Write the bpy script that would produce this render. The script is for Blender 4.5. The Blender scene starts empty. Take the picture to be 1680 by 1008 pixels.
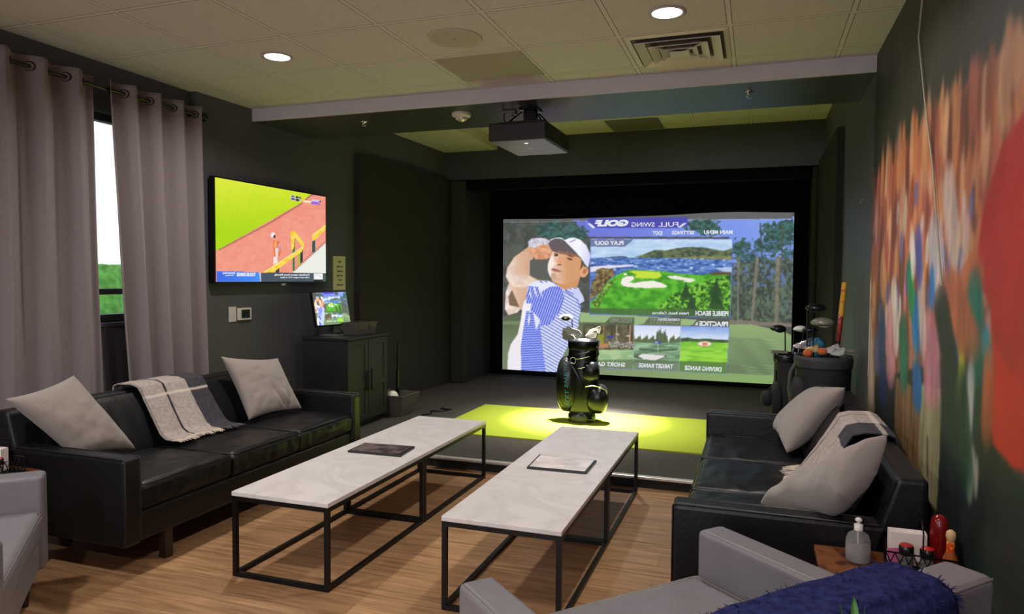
import bpy, bmesh, math, random
import numpy as np
from mathutils import Vector, Matrix, noise as mnoise
random.seed(7)
PI = math.pi
col = bpy.context.scene.collection
scn = bpy.context.scene

# ------------------------------------------------------------------ camera
CAMH = 1.47
FPX, YAW, PITCH, ROLL = 1155.59, 0.334155, 0.041787, -0.00702150
def cam_axes():
    cy, sy = math.cos(YAW), math.sin(YAW)
    f = Vector((-sy*math.cos(PITCH), cy*math.cos(PITCH), -math.sin(PITCH)))
    r = Vector((cy, sy, 0)); d = f.cross(r)
    r2 = math.cos(ROLL)*r + math.sin(ROLL)*d
    d2 = -math.sin(ROLL)*r + math.cos(ROLL)*d
    return r2, d2, f
RR, DD, FF = cam_axes()
cd = bpy.data.cameras.new('camera'); cam = bpy.data.objects.new('camera', cd); col.objects.link(cam)
cd.sensor_width = 36; cd.lens = 36*FPX/1680; cd.clip_start = .05; cd.clip_end = 200
M = Matrix((( RR.x, -DD.x, -FF.x, 0), (RR.y, -DD.y, -FF.y, 0), (RR.z, -DD.z, -FF.z, CAMH), (0, 0, 0, 1)))
cam.matrix_world = M
scn.camera = cam
scn.view_settings.view_transform = 'Standard'; scn.view_settings.look = 'None'
scn.view_settings.exposure = 0; scn.view_settings.gamma = 1

def ray(px, py): return (px-840)*RR + (py-504)*DD + FPX*FF
C0 = Vector((0, 0, CAMH))
def atz(px, py, z): d = ray(px, py); return C0 + d*((z-CAMH)/d.z)
def aty(px, py, y): d = ray(px, py); return C0 + d*(y/d.y)
def atx(px, py, x): d = ray(px, py); return C0 + d*(x/d.x)
def atpl(px, py, p, n):
    d = ray(px, py); p = Vector(p); n = Vector(n); return C0 + d*((p-C0).dot(n)/d.dot(n))

# ------------------------------------------------------------------ colours and materials
def lin1(c): c /= 255.; return c/12.92 if c <= .04045 else ((c+.055)/1.055)**2.4
def lin(c): return tuple(lin1(x) for x in c)
MATS = {}
def mat(name, rgb, rough=.6, metal=0, var=0, vscale=8, bump=0, bscale=200, spec=.5, coat=0, emis=None, estr=0, trans=0, stretch=None, sheen=0, ior=None, blend=None):
    if name in MATS: return MATS[name]
    m = bpy.data.materials.new(name); m.use_nodes = True; nt = m.node_tree; N = nt.nodes; L = nt.links
    b = N['Principled BSDF']; c = lin(rgb)+(1,)
    b.inputs['Base Color'].default_value = c; b.inputs['Roughness'].default_value = rough
    b.inputs['Metallic'].default_value = metal; b.inputs['Specular IOR Level'].default_value = spec
    b.inputs['Coat Weight'].default_value = coat; b.inputs['Coat Roughness'].default_value = .12
    if sheen: b.inputs['Sheen Weight'].default_value = sheen
    if ior: b.inputs['IOR'].default_value = ior
    if trans: b.inputs['Transmission Weight'].default_value = trans
    tc = N.new('ShaderNodeTexCoord'); mp = N.new('ShaderNodeMapping'); L.new(tc.outputs['Object'], mp.inputs['Vector'])
    if stretch: mp.inputs['Scale'].default_value = stretch
    if emis: b.inputs['Emission Color'].default_value = lin(emis)+(1,); b.inputs['Emission Strength'].default_value = estr
    n = N.new('ShaderNodeTexNoise'); n.inputs['Scale'].default_value = vscale; n.inputs['Detail'].default_value = 6
    L.new(mp.outputs['Vector'], n.inputs['Vector'])
    v = max(var, .03)
    r = N.new('ShaderNodeMapRange'); r.inputs['From Min'].default_value = .3; r.inputs['From Max'].default_value = .7
    r.inputs['To Min'].default_value = 1-v; r.inputs['To Max'].default_value = 1+v
    L.new(n.outputs['Fac'], r.inputs['Value'])
    mx = N.new('ShaderNodeVectorMath'); mx.operation = 'SCALE'; mx.inputs[0].default_value = c[:3]
    L.new(r.outputs['Result'], mx.inputs['Scale'])
    if blend:
        n3 = N.new('ShaderNodeTexNoise'); n3.inputs['Scale'].default_value = blend[1]; n3.inputs['Detail'].default_value = 4
        L.new(mp.outputs['Vector'], n3.inputs['Vector'])
        rr = N.new('ShaderNodeMapRange'); rr.inputs['From Min'].default_value = blend[2]; rr.inputs['From Max'].default_value = blend[3]
        L.new(n3.outputs['Fac'], rr.inputs['Value'])
        mm = N.new('ShaderNodeMix'); mm.data_type = 'RGBA'
        L.new(rr.outputs['Result'], mm.inputs['Factor']); L.new(mx.outputs['Vector'], mm.inputs['A']); mm.inputs['B'].default_value = lin(blend[0])+(1,)
        L.new(mm.outputs['Result'], b.inputs['Base Color'])
    else:
        L.new(mx.outputs['Vector'], b.inputs['Base Color'])
    if bump:
        n2 = N.new('ShaderNodeTexNoise'); n2.inputs['Scale'].default_value = bscale; n2.inputs['Detail'].default_value = 3
        L.new(mp.outputs['Vector'], n2.inputs['Vector'])
        bp = N.new('ShaderNodeBump'); bp.inputs['Strength'].default_value = bump; bp.inputs['Distance'].default_value = .004
        L.new(n2.outputs['Fac'], bp.inputs['Height']); L.new(bp.outputs['Normal'], b.inputs['Normal'])
    MATS[name] = m; return m

def attr_mat(name, emit=0, rough=.6, bump=0, bscale=300):
    m = bpy.data.materials.new(name); m.use_nodes = True; nt = m.node_tree; N = nt.nodes; L = nt.links
    b = N['Principled BSDF']; a = N.new('ShaderNodeAttribute'); a.attribute_name = 'paint'
    b.inputs['Roughness'].default_value = rough
    if emit:
        b.inputs['Base Color'].default_value = (.02, .02, .02, 1)
        L.new(a.outputs['Color'], b.inputs['Emission Color']); b.inputs['Emission Strength'].default_value = emit
    else: L.new(a.outputs['Color'], b.inputs['Base Color'])
    if bump:
        n2 = N.new('ShaderNodeTexNoise'); n2.inputs['Scale'].default_value = bscale
        tc = N.new('ShaderNodeTexCoord'); L.new(tc.outputs['Object'], n2.inputs['Vector'])
        bp = N.new('ShaderNodeBump'); bp.inputs['Strength'].default_value = bump; bp.inputs['Distance'].default_value = .004
        L.new(n2.outputs['Fac'], bp.inputs['Height']); L.new(bp.outputs['Normal'], b.inputs['Normal'])
    MATS[name] = m; return m

# ------------------------------------------------------------------ mesh builder
class MB:
    def __init__(s): s.v = []; s.f = []; s.sm = []
    def add(s, vs, fs, smooth=False, mtx=None):
        o = len(s.v)
        for p in vs:
            p = Vector(p)
            if mtx is not None: p = mtx @ p
            s.v.append(p)
        for f in fs: s.f.append([o+i for i in f]); s.sm.append(smooth)
        return s
    def box(s, x0, x1, y0, y1, z0, z1, mtx=None):
        vs = [(x0,y0,z0),(x1,y0,z0),(x1,y1,z0),(x0,y1,z0),(x0,y0,z1),(x1,y0,z1),(x1,y1,z1),(x0,y1,z1)]
        return s.add(vs, [(0,3,2,1),(4,5,6,7),(0,1,5,4),(1,2,6,5),(2,3,7,6),(3,0,4,7)], False, mtx)
    def hexa(s, b, t):
        return s.add(list(b)+list(t), [(0,3,2,1),(4,5,6,7),(0,1,5,4),(1,2,6,5),(2,3,7,6),(3,0,4,7)])
    def lathe(s, prof, seg=24, mtx=None, cap=True, smooth=True, sx=1, sy=1):
        vs = []; fs = []
        for r, z in prof:
            for k in range(seg):
                a = 2*PI*k/seg; vs.append((r*math.cos(a)*sx, r*math.sin(a)*sy, z))
        n = len(prof)
        for i in range(n-1):
            for k in range(seg):
                a, b = i*seg+k, i*seg+(k+1) % seg; fs.append((a, b, b+seg, a+seg))
        s.add(vs, fs, smooth, mtx)
        if cap:
            s.add(vs[:seg], [tuple(reversed(range(seg)))], False, mtx); s.add(vs[-seg:], [tuple(range(seg))], False, mtx)
        return s
    def tube(s, pts, r, seg=10, cap=True, closed=False):
        pts = [Vector(p) for p in pts]; n = len(pts); vs = []; fs = []
        up = Vector((0, 0, 1)); prev = None
        for i, p in enumerate(pts):
            if closed: t = pts[(i+1) % n]-pts[i-1]
            else: t = pts[min(i+1, n-1)]-pts[max(i-1, 0)]
            t.normalize()
            if prev is None:
                a = up if abs(t.z) < .9 else Vector((1, 0, 0)); u = t.cross(a).normalized()
            else: u = (prev-t*prev.dot(t)).normalized()
            prev = u; w = t.cross(u); rr = r[i] if isinstance(r, (list, tuple)) else r
            for k in range(seg):
                a = 2*PI*k/seg; vs.append(p+(u*math.cos(a)+w*math.sin(a))*rr)
        m = n if closed else n-1
        for i in range(m):
            for k in range(seg):
                a, b = i*seg+k, i*seg+(k+1) % seg; c = ((i+1) % n)*seg
                fs.append((a, b, c+(k+1) % seg, c+k))
        s.add(vs, fs, True)
        if cap and not closed:
            s.add(vs[:seg], [tuple(reversed(range(seg)))]); s.add(vs[-seg:], [tuple(range(seg))])
        return s
    def grid(s, nu, nv, fn, smooth=True, flip=False):
        vs = [fn(i/nu, j/nv) for j in range(nv+1) for i in range(nu+1)]; fs = []
        for j in range(nv):
            for i in range(nu):
                a = j*(nu+1)+i; q = (a, a+1, a+nu+2, a+nu+1); fs.append(q[::-1] if flip else q)
        return s.add(vs, fs, smooth)
    def ball(s, c, r, seg=16, rings=10, sc=(1, 1, 1)):
        m = Matrix.Translation(c) @ Matrix.Diagonal((sc[0], sc[1], sc[2], 1))
        return s.lathe([(max(1e-4, r*math.sin(PI*i/rings)), -r*math.cos(PI*i/rings)) for i in range(rings+1)], seg, m, cap=False)
    def build(s, name, m, parent=None, bevel=0, subd=0, loc=None, bseg=2, thick=0, rotz=0, weld=False):
        me = bpy.data.meshes.new(name); me.from_pydata([tuple(p) for p in s.v], [], s.f)
        me.polygons.foreach_set('use_smooth', s.sm); me.materials.append(m)
        if weld:
            bm = bmesh.new(); bm.from_mesh(me); bmesh.ops.remove_doubles(bm, verts=bm.verts, dist=1e-5); bm.to_mesh(me); bm.free()
        me.update()
        o = bpy.data.objects.new(name, me); col.objects.link(o)
        if parent: o.parent = parent
        if loc is not None: o.location = loc
        o.rotation_euler.z = rotz
        if thick: d = o.modifiers.new('solid', 'SOLIDIFY'); d.thickness = thick; d.offset = 0
        if bevel:
            d = o.modifiers.new('bevel', 'BEVEL'); d.width = bevel; d.segments = bseg; d.limit_method = 'ANGLE'; d.angle_limit = .6
            d.harden_normals = False
        if subd: d = o.modifiers.new('sub', 'SUBSURF'); d.levels = subd; d.render_levels = subd
        return o
def tag(o, label=None, cat=None, group=None, kind=None):
    if label: o['label'] = label
    if cat: o['category'] = cat
    if group: o['group'] = group
    if kind: o['kind'] = kind
    return o
def thing(name, label, cat, loc=(0,0,0), rotz=0, group=None):
    o = bpy.data.objects.new(name, None); col.objects.link(o); o.location = loc; o.rotation_euler.z = rotz
    o.empty_display_size = .1
    return tag(o, label, cat, group)
def struct(o): o['kind'] = 'structure'; return o
def kids(o): return [c for c in bpy.data.objects if c.parent == o]
def dup(o, loc=None, rotz=None, parent=None, label=None, group=None):
    c = o.copy(); col.objects.link(c)
    if parent is not None: c.parent = parent
    if loc is not None: c.location = loc
    if rotz is not None: c.rotation_euler.z = rotz
    if label: c['label'] = label
    if group: c['group'] = group
    for k in kids(o): dup(k, parent=c)
    return c
def quadbox(name, m, p00, p10, p11, p01, th, parent=None, bevel=0):
    p = [Vector(q) for q in (p00, p10, p11, p01)]; n = (p[1]-p[0]).cross(p[3]-p[0]).normalized()*th
    return MB().hexa([q-n for q in p], p).build(name, m, parent, bevel)

def text_part(s, O, U, V, m, parent, bold=0, name='lettering', shear=0, mirror=True, depth=.0006):
    """flat raised lettering filling the parallelogram O + a*U + b*V, read from the other side as the photo shows it"""
    cu = bpy.data.curves.new('t', 'FONT'); cu.body = s; cu.align_x = 'CENTER'; cu.resolution_u = 3; cu.offset = bold; cu.shear = shear
    to = bpy.data.objects.new('t', cu); col.objects.link(to)
    dg = bpy.context.evaluated_depsgraph_get(); me0 = to.evaluated_get(dg).to_mesh()
    vs = [v.co.copy() for v in me0.vertices]; fs = [tuple(p.vertices) for p in me0.polygons]
    to.evaluated_get(dg).to_mesh_clear(); bpy.data.objects.remove(to); bpy.data.curves.remove(cu)
    if not vs: return None
    x0, x1 = min(v.x for v in vs), max(v.x for v in vs); y0, y1 = min(v.y for v in vs), max(v.y for v in vs)
    O, U, V = Vector(O), Vector(U), Vector(V); mb = MB()
    out = []
    for v in vs:
        a = (v.x-x0)/(x1-x0); b = (v.y-y0)/(y1-y0)
        if mirror: a = 1-a
        out.append(O+U*a+V*b)
    mb.add(out, fs)
    return mb.build(name, m, parent)
# ------------------------------------------------------------------ numpy painter (for things that carry a picture)
def srgb2lin(C):
    C = np.clip(C, 0, 255)/255.
    return np.where(C <= .04045, C/12.92, ((C+.055)/1.055)**2.4)
def vnoise(x, y, seed=0):
    xi = np.floor(x).astype(np.int64); yi = np.floor(y).astype(np.int64); xf = x-xi; yf = y-yi
    def h(a, b):
        n = (a*374761393+b*668265263+seed*1442695041) & 0xffffffff
        n = ((n ^ (n >> 13))*1274126177) & 0xffffffff
        return ((n ^ (n >> 16)) & 0xffff)/65535.
    u = xf*xf*(3-2*xf); v = yf*yf*(3-2*yf)
    return (h(xi, yi)*(1-u)+h(xi+1, yi)*u)*(1-v)+(h(xi, yi+1)*(1-u)+h(xi+1, yi+1)*u)*v
def fbm(x, y, seed=0, o=4):
    r = 0; a = .5; t = 0
    for i in range(o): r = r+a*vnoise(x*2**i, y*2**i, seed+i*17); t += a; a *= .55
    return r/t
class Cv:
    def __init__(s, X, Y): s.X, s.Y = X, Y; s.C = np.zeros(X.shape+(3,)); s.clip = np.ones(X.shape, bool)
    def inside(s, pts):
        X, Y = s.X, s.Y; m = np.zeros(X.shape, bool); n = len(pts)
        for i in range(n):
            x0, y0 = pts[i]; x1, y1 = pts[(i+1) % n]
            if y0 == y1: continue
            c = ((y0 > Y) != (y1 > Y)) & (X < (x1-x0)*(Y-y0)/(y1-y0)+x0); m ^= c
        return m
    def put(s, m, c, a=1.):
        m = m & s.clip
        if callable(c): c = c(s.X, s.Y)
        c = np.asarray(c, float)
        if c.ndim > 1: c = c[m]
        if isinstance(a, np.ndarray): a = a[m][:, None]
        s.C[m] = s.C[m]*(1-a)+c*a
    def poly(s, pts, c, a=1.): m = s.inside(pts); s.put(m, c, a); return m
    def ell(s, cx, cy, rx, ry, c, a=1., rot=0, soft=0):
        dx, dy = s.X-cx, s.Y-cy; k, q = math.cos(rot), math.sin(rot)
        d = ((dx*k+dy*q)/rx)**2+((-dx*q+dy*k)/ry)**2
        if soft: s.put(d < 1, c, a*np.clip((1-d)/soft, 0, 1))
        else: s.put(d < 1, c, a)
    def line(s, pts, w, c, a=1.):
        for (x0, y0), (x1, y1) in zip(pts, pts[1:]):
            dx, dy = x1-x0, y1-y0; L = dx*dx+dy*dy+1e-9
            t = np.clip(((s.X-x0)*dx+(s.Y-y0)*dy)/L, 0, 1)
            s.put((s.X-x0-t*dx)**2+(s.Y-y0-t*dy)**2 < w*w/4, c, a)
    def rect(s, x0, y0, x1, y1, c, a=1.): s.put((s.X >= x0) & (s.X <= x1) & (s.Y >= y0) & (s.Y <= y1), c, a)
def mixn(a, b, f): f = np.clip(f, 0, 1)[..., None]; return np.asarray(a, float)*(1-f)+np.asarray(b, float)*f
def speck(a, b, sx, sy, seed=0, lo=.35, hi=.65, o=4):
    return lambda X, Y: mixn(a, b, (fbm(X/sx, Y/sy, seed, o)-lo)/(hi-lo))
def painted_mesh(name, P, C, m, parent=None, flip=False):
    """P (nv,nu,3) positions, C (nv,nu,3) sRGB colours"""
    nv, nu = P.shape[:2]; me = bpy.data.meshes.new(name)
    idx = np.arange(nu*nv).reshape(nv, nu)
    q = np.stack([idx[:-1, :-1], idx[:-1, 1:], idx[1:, 1:], idx[1:, :-1]], -1).reshape(-1, 4)
    if flip: q = q[:, ::-1]
    me.from_pydata(P.reshape(-1, 3).tolist(), [], q.tolist())
    at = me.attributes.new('paint', 'FLOAT_COLOR', 'POINT')
    A = np.ones((nu*nv, 4), np.float32); A[:, :3] = srgb2lin(C.reshape(-1, 3)); at.data.foreach_set('color', A.ravel())
    me.polygons.foreach_set('use_smooth', [True]*len(q)); me.materials.append(m); me.update()
    o = bpy.data.objects.new(name, me); col.objects.link(o)
    if parent: o.parent = parent
    return o

def soften(C, n=1):
    for _ in range(n):
        P = np.pad(C, ((1,1),(1,1),(0,0)), 'edge'); C = (P[:-2,1:-1]+P[2:,1:-1]+P[1:-1,:-2]+P[1:-1,2:]+2*P[1:-1,1:-1])/6
    return C
def golf_picture(X, Y):
    """the simulator's menu picture: golfer, seaside hole, three practice tiles"""
    c = Cv(X, Y)
    A = lambda *p: [(800+x*.30952, 330+y*.30952) for x, y in p]
    G = lambda *p: [(800+x*.1488, 330+y*.1488) for x, y in p]
    B = lambda *p: [(800+x*.15873, 460+y*.15873) for x, y in p]
    T = lambda *p: [(950+x*.18855, 340+y*.18855) for x, y in p]
    N = lambda *p: [(950+x*.16071, 500+y*.16071) for x, y in p]
    c.put(c.clip, speck((58, 62, 56), (78, 80, 74), 12, 12, 1))
    # sky band and foliage
    c.poly(A((430,80),(1640,80),(1640,330),(1280,330),(1280,190),(540,190)), lambda X, Y: mixn((96,104,214), (120,150,235), (X-960)/340+.3*fbm(X/30, Y/20, 5)))
    for sx, sy, rx, ry in ((340,150,90,55),(440,170,95,50),(1130,120,90,45),(1180,150,60,40),(1560,170,110,70),(1480,240,90,50),(1600,330,80,90),(1340,260,60,60),(1420,330,60,50)):
        p = A((sx, sy))[0]; n = fbm(X/5, Y/4, 9)
        d = ((X-p[0])/(rx*.31))**2+((Y-p[1])/(ry*.31))**2
        c.put((d+(n-.5)*2.6) < .9, speck((34,58,56), (60,104,98), 4, 3, 11))
    c.put((X < 960) & (Y < 520) & (fbm(X/7, Y/7, 41) > .64), (78, 96, 110), .5)
    # right hand wood
    c.poly(A((1280,330),(1630,300),(1630,660),(1280,660)), speck((48,56,50), (86,106,92), 4, 5, 3, .36, .7))
    c.put((X > 1196) & (Y > 395) & (Y < 470) & (fbm(X/6, Y/5, 23) > .60), (92,120,190), .7)
    for x, w, x2 in ((1430,16,1400),(1540,20,1530),(1330,9,1325)):
        c.line(A((x,300),(x2,650)), w*.31, speck((104,100,84), (126,120,104), 3, 6, 2))
    c.line(A((1455,290),(1445,120)), 2, (60,66,50)); c.line(A((1560,300),(1560,130)), 2.5, (70,72,54))
    c.put((X > 1196) & (Y > 470) & (Y < 530) & (fbm(X/4, Y/5, 33) > .66), (104, 124, 70), .5)
    c.poly(A((1280,630),(1630,650),(1630,668),(1280,655)), (118,108,96))
    # fairway
    c.poly(A((1280,655),(1400,655),(1560,690),(1630,720),(1630,1000),(1270,1000)), lambda X, Y: mixn((138,166,104), (96,120,84), (Y-535)/70))
    for k in range(26):
        yy = 552+k*2.4; xx = 1205+(k*37) % 70
        c.ell(xx, yy+fbm(X/20,Y/20,7)*6, 30, 2.2, (84,104,72), .45, .1, soft=.8)
        c.ell(xx+22, yy+2+fbm(X/16,Y/16,8)*5, 18, 1.4, (160,192,124), .4, .12, soft=.8)
    c.rect(820, 518, 985, 640, lambda X, Y: mixn((70,84,58), (110,124,92), (Y-520)/60+.35*fbm(X/25, Y/5, 4)))
    c.ell(965, 523, 40, 4, (126,160,106), .8); c.ell(850, 530, 34, 3, (110,134,92), .8)
    c.poly(A((490,590),(1280,640),(1280,680),(490,650)), (146,178,120))
    c.poly(A((500,880),(1280,915),(1640,930),(1640,1000),(500,1000)), lambda X, Y: mixn((118,134,98), (128,160,92), (X-960)/250+.2*fbm(X/12, Y/3, 8)))
    c.put((Y < 361-(X-826)*.006+1.2) & (X < 1300), (88,88,90))
    c.line([(826,364.5),(1297,359.5)], .7, (190,190,200), .7)
    c.poly(A((540,92),(1060,85),(1060,130),(1020,143),(560,143),(530,105)), (62,62,170))
    c.poly(A((528,118),(545,118),(572,143),(556,143)), (240,240,255)); c.poly(A((1058,115),(1040,116),(1008,140),(1024,140)), (240,240,255))
    c.line(A((1060,100),(1110,98),(1130,90)), .6, (180,180,220))
    # --- golfer
    skin = lambda X, Y: mixn((232,196,170), (196,140,108), (X-835)/60+.25*fbm(X/8, Y/8, 6)-.1)
    pale = speck((246,232,222), (222,196,180), 8, 8, 12)
    c.poly(G((250,880),(300,960),(420,1010),(430,1110),(330,1230),(230,1260),(190,1190),(200,1010),(225,930)), pale)   # rear arm behind
    c.poly(B((250,100),(340,170),(400,200),(390,260),(330,280),(225,260),(215,170)), (120,92,76))
    c.poly(G((200,830),(215,740),(290,620),(430,520),(450,500),(520,520),(500,640),(470,660),(465,820),(560,870),(690,880),(560,1080),(430,1190),(400,1230),(360,1190),(280,1010)), skin)
    c.poly(G((465,660),(500,640),(640,640),(690,620),(670,720),(680,840),(690,880),(560,870),(465,820)), (82,84,80))
    c.poly(G((200,830),(215,760),(260,690),(300,640),(330,650),(280,760),(300,800),(440,820),(560,880),(400,960),(270,940)), pale, .75)
    c.poly(B((400,190),(430,60),(440,30),(400,120),(370,205)), (206,168,140))
    # gloved and bare hand
    c.poly(G((450,500),(445,450),(480,415),(560,405),(640,412),(680,440),(690,480),(600,500),(520,520)), speck((226,220,232), (188,182,200), 3, 3, 7))
    for k in range(4): c.line(G((500+k*45,420),(540+k*40,480)), .6, (150,146,170))
    c.poly(G((430,520),(520,515),(610,480),(680,490),(720,560),(690,620),(640,645),(520,640),(500,600)), speck((232,170,130), (206,130,90), 5, 5, 8))
    c.line(G((540,560),(700,590)), .6, (170,100,70))
    # neck, face
    c.poly(G((690,860),(770,900),(880,910),(1020,840),(1010,880),(985,955),(1000,1010),(830,985),(760,930)), (206,142,92))
    c.poly(G((715,560),(730,545),(860,560),(900,520),(1030,640),(1060,700),(1060,780),(1030,830),(960,880),(880,925),(800,915),(720,880),(685,830),(660,760),(665,690),(690,620)),
           lambda X, Y: mixn((240,206,184), (212,150,104), (X-905)/26))
    c.poly(G((690,630),(720,600),(735,700),(700,760),(700,850),(668,780),(665,700)), (248,234,226))
    c.poly(G((715,550),(860,560),(905,520),(1010,620),(900,600),(760,575)), (124,80,58), .85)      # brow shadow printed in the picture
    c.ell(*G((757,600))[0], 3.2, 1.6, (60,40,40)); c.ell(*G((757,586))[0], 4.2, .8, (70,46,36), 1, .3)
    c.ell(*G((905,640))[0], 4.6, 1.5, (74,46,38), 1, .35); c.ell(*G((915,608))[0], 5.2, .9, (84,52,38), 1, .35)
    c.poly(G((790,600),(840,620),(830,680),(822,705),(780,710),(750,680),(775,660)), (224,156,116)); c.ell(*G((790,705))[0], 4, 1.1, (130,70,50), .9)
    c.ell(*G((752,690))[0], 2.3, 2, (246,222,206))
    c.poly(G((705,745),(740,740),(815,775),(810,785),(745,780),(705,765)), (164,92,86)); c.ell(*G((735,735))[0], 4.5, 1, (240,220,214), .8, .2)
    c.poly(G((700,800),(745,790),(760,830),(740,870),(700,850)), (176,130,104), .6)
    c.ell(*G((760,860))[0], 7, 3, (200,160,136), .6)
    c.poly(G((1040,730),(1080,725),(1112,755),(1108,800),(1075,840),(1040,845),(1015,815),(1020,760)), (226,160,112)); c.ell(*G((1072,775))[0], 3, 4.6, (168,98,62), .8, .3)
    c.poly(G((1030,640),(1060,700),(1040,735),(1015,760),(1030,700)), (70,44,34), .8)
    # cap
    c.poly(G((668,470),(690,440),(740,418),(800,420),(850,450),(910,510),(1000,600),(900,570),(850,545),(740,560),(700,540)), (92,78,86))
    c.poly(G((660,475),(690,437),(750,412),(820,418),(860,450),(950,540),(1030,630),(1075,700),(1108,738),(1130,640),(1132,590),(1090,490),(1020,425),(950,402),(900,408),(850,430),(815,405),(750,405),(690,425)),
           lambda X, Y: mixn((246,248,255), (206,206,246), (X-945)/24+(Y-400)/120-.3))
    c.line(G((905,455),(965,428)), 1.1, (70,60,140))
    # shirt
    shirt_l = B((400,190),(415,60),(440,30),(520,5),(620,5),(700,30),(760,80),(800,100),(860,80),(940,80),(990,170),(1000,215),(960,240),(960,330),(940,420),(940,480),(880,560),(850,640),(770,800),(740,850),(715,960),(205,930),(210,760),(240,660),(310,560),(340,430),(360,280),(380,210))
    sm = c.inside(shirt_l)
    c.put(sm, (226,232,252))
    bx, by = (X-800)/.15873, (Y-460)/.15873
    def stripes(mask, ang, per, col1=(84,96,216), duty=.5, a=.85):
        k, q = math.cos(ang), math.sin(ang); s = (bx*k+by*q)/per
        c.put(sm & mask & ((s % 1) < duty), col1, a)
    sleeve = c.inside(B((400,190),(420,60),(520,70),(600,90),(700,40),(770,90),(790,180),(740,330),(640,460),(560,470),(500,370),(470,330),(405,300)))
    body = c.inside(B((340,700),(370,500),(400,320),(470,330),(540,420),(560,640),(600,940),(330,940),(330,800)))
    chest = sm & ~sleeve & ~body & (bx > 540)
    c.put(sm & sleeve, (186,198,246)); c.put(sm & body, (180,194,246))
    stripes(sleeve, .35, 24, (62,78,214), .55, 1); stripes(body, 1.52, 24, (70,90,222), .6, 1); stripes(chest, 2.1, 30, (96,112,206), .42, .9)
    c.put(sm & ((bx < 400-(by-300)*.25+40) & (by > 240)) & ~body, (244,240,248)); c.put(sm & (bx < 345) & (by > 420), (240,234,242))
    for pts in (((440,60),(430,140),(460,200),(445,120)),((480,50),(480,120),(520,190),(500,110)),((520,40),(530,110),(570,180),(548,90)),((430,330),(415,420),(420,480),(440,400)),((470,330),(500,520),(545,420),(520,380)),((560,120),(640,70),(740,60),(640,20),(540,30),(500,30))):
        c.poly(B(*pts), (240,240,252), .9)
    c.poly(B((860,90),(940,90),(985,160),(1000,215),(960,240),(900,160)), (200,208,246)); c.line(B((800,105),(860,150),(930,210),(960,300)), 1.2, (70,80,190))
    # --- seaside tile
    tile = T((100,275),(1338,278),(1316,966),(92,932)); tm = c.inside(tile); c.clip = tm
    c.put(tm, lambda X, Y: mixn((206,226,248), (150,186,232), fbm(X/22, Y/5, 21)*1.4-.3))
    c.poly(T((92,440),(1340,440),(1340,940),(92,940)), speck((36,74,150), (96,134,206), 7, 2.2, 15))
    c.put(tm & (Y > 424) & (Y < 446) & (fbm(X/9, Y/1.6, 44) > .66), (206,224,250), .9)
    c.poly(T((480,436),(540,420),(600,395),(660,372),(720,372),(740,380),(860,355),(980,348),(1080,350),(1200,372),(1260,382),(1320,362),(1340,360),(1340,452),(1000,445),(560,440)), speck((48,66,56), (104,116,72), 5, 3, 16))
    c.poly(T((200,438),(330,430),(370,424),(420,434),(420,440)), (60,80,90)); c.poly(T((760,440),(1000,432),(1340,425),(1340,458),(1000,448)), speck((140,134,84), (90,104,60), 4, 2, 18))
    c.poly(T((92,520),(250,508),(470,500),(480,512),(300,530),(92,570)), (226,222,240)); c.poly(T((1180,530),(1340,520),(1340,575),(1250,560)), (196,214,240), .8)
    grass = T((92,940),(100,820),(200,760),(250,640),(330,590),(430,545),(560,548),(740,560),(880,580),(1080,590),(1130,578),(1240,562),(1340,575),(1340,966),(92,966))
    c.poly(grass, speck((52,138,28), (88,184,40), 9, 6, 19))
    c.poly(T((150,545),(200,530),(300,540),(310,590),(250,640),(180,740),(110,800),(92,800),(110,660),(150,600)), speck((66,52,36), (150,126,72), 5, 4, 20))
    c.poly(T((1130,575),(1200,562),(1340,568),(1340,590),(1140,590)), (84,70,44))
    c.poly(T((430,560),(540,556),(700,565),(720,600),(680,622),(480,618),(500,585)), (196,222,52))
    c.put(c.inside(T((640,966),(700,860),(850,740),(950,690),(1120,640),(1340,585),(1340,966))), speck((24,74,20), (124,200,54), 4, 3.4, 22, .35, .62))
    c.put(c.inside(T((110,830),(260,640),(320,640),(200,800),(160,920))), speck((60,96,30), (140,190,60), 4, 4, 25))
    for x, y, s in ((930,690,1),(1195,660,1.15),(980,800,1.2),(1190,740,1.2)):
        p = T((x, y))[0]
        for k in range(4): c.poly([(p[0]-(5+k*2.4)*s, p[1]+(8+k*5)*s), (p[0], p[1]-8*s+k*5), (p[0]+(5+k*2.4)*s, p[1]+(8+k*5)*s)], (28,60,30), .75)
    c.poly(T((362,660),(375,620),(420,600),(470,600),(482,625),(438,655),(480,662),(560,645),(650,642),(720,660),(772,690),(740,704),(560,704),(420,696),(380,685)), (244,238,228))
    c.poly(T((765,602),(840,596),(900,610),(1000,625),(1012,640),(970,655),(900,650),(930,640),(860,632),(790,620)), (240,234,222)); c.ell(*T((402,584))[0], 3, 1.8, (244,240,230))
    c.poly(T((92,880),(1340,892),(1316,966),(92,940)), (60,92,50), .8)
    c.poly(T((100,280),(475,280),(400,345),(96,345)), (92,108,150), .92)
    c.clip = np.ones(X.shape, bool)
    c.line(T((100,275),(1338,278),(1316,966),(92,932),(100,275)), 1.1, (96,104,222))
    # --- tabs
    c.poly(N((0,180),(260,186),(320,128),(565,130),(562,208),(0,200)), (84,100,72)); c.poly(N((600,205),(660,195),(710,135),(1040,140),(1035,215),(565,206)), (84,100,72))
    c.poly(N((1130,212),(1160,208),(1215,140),(1535,140),(1530,232),(1035,215)), (70,80,66)); c.poly(N((1180,210),(1215,212),(1210,172)), (244,244,240))
    c.poly(N((225,208),(390,160),(560,160),(560,210)), (60,70,54), .5)
    # --- three tiles
    a1 = N((40,195),(562,208),(552,660),(40,650)); c.clip = c.inside(a1)
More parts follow.
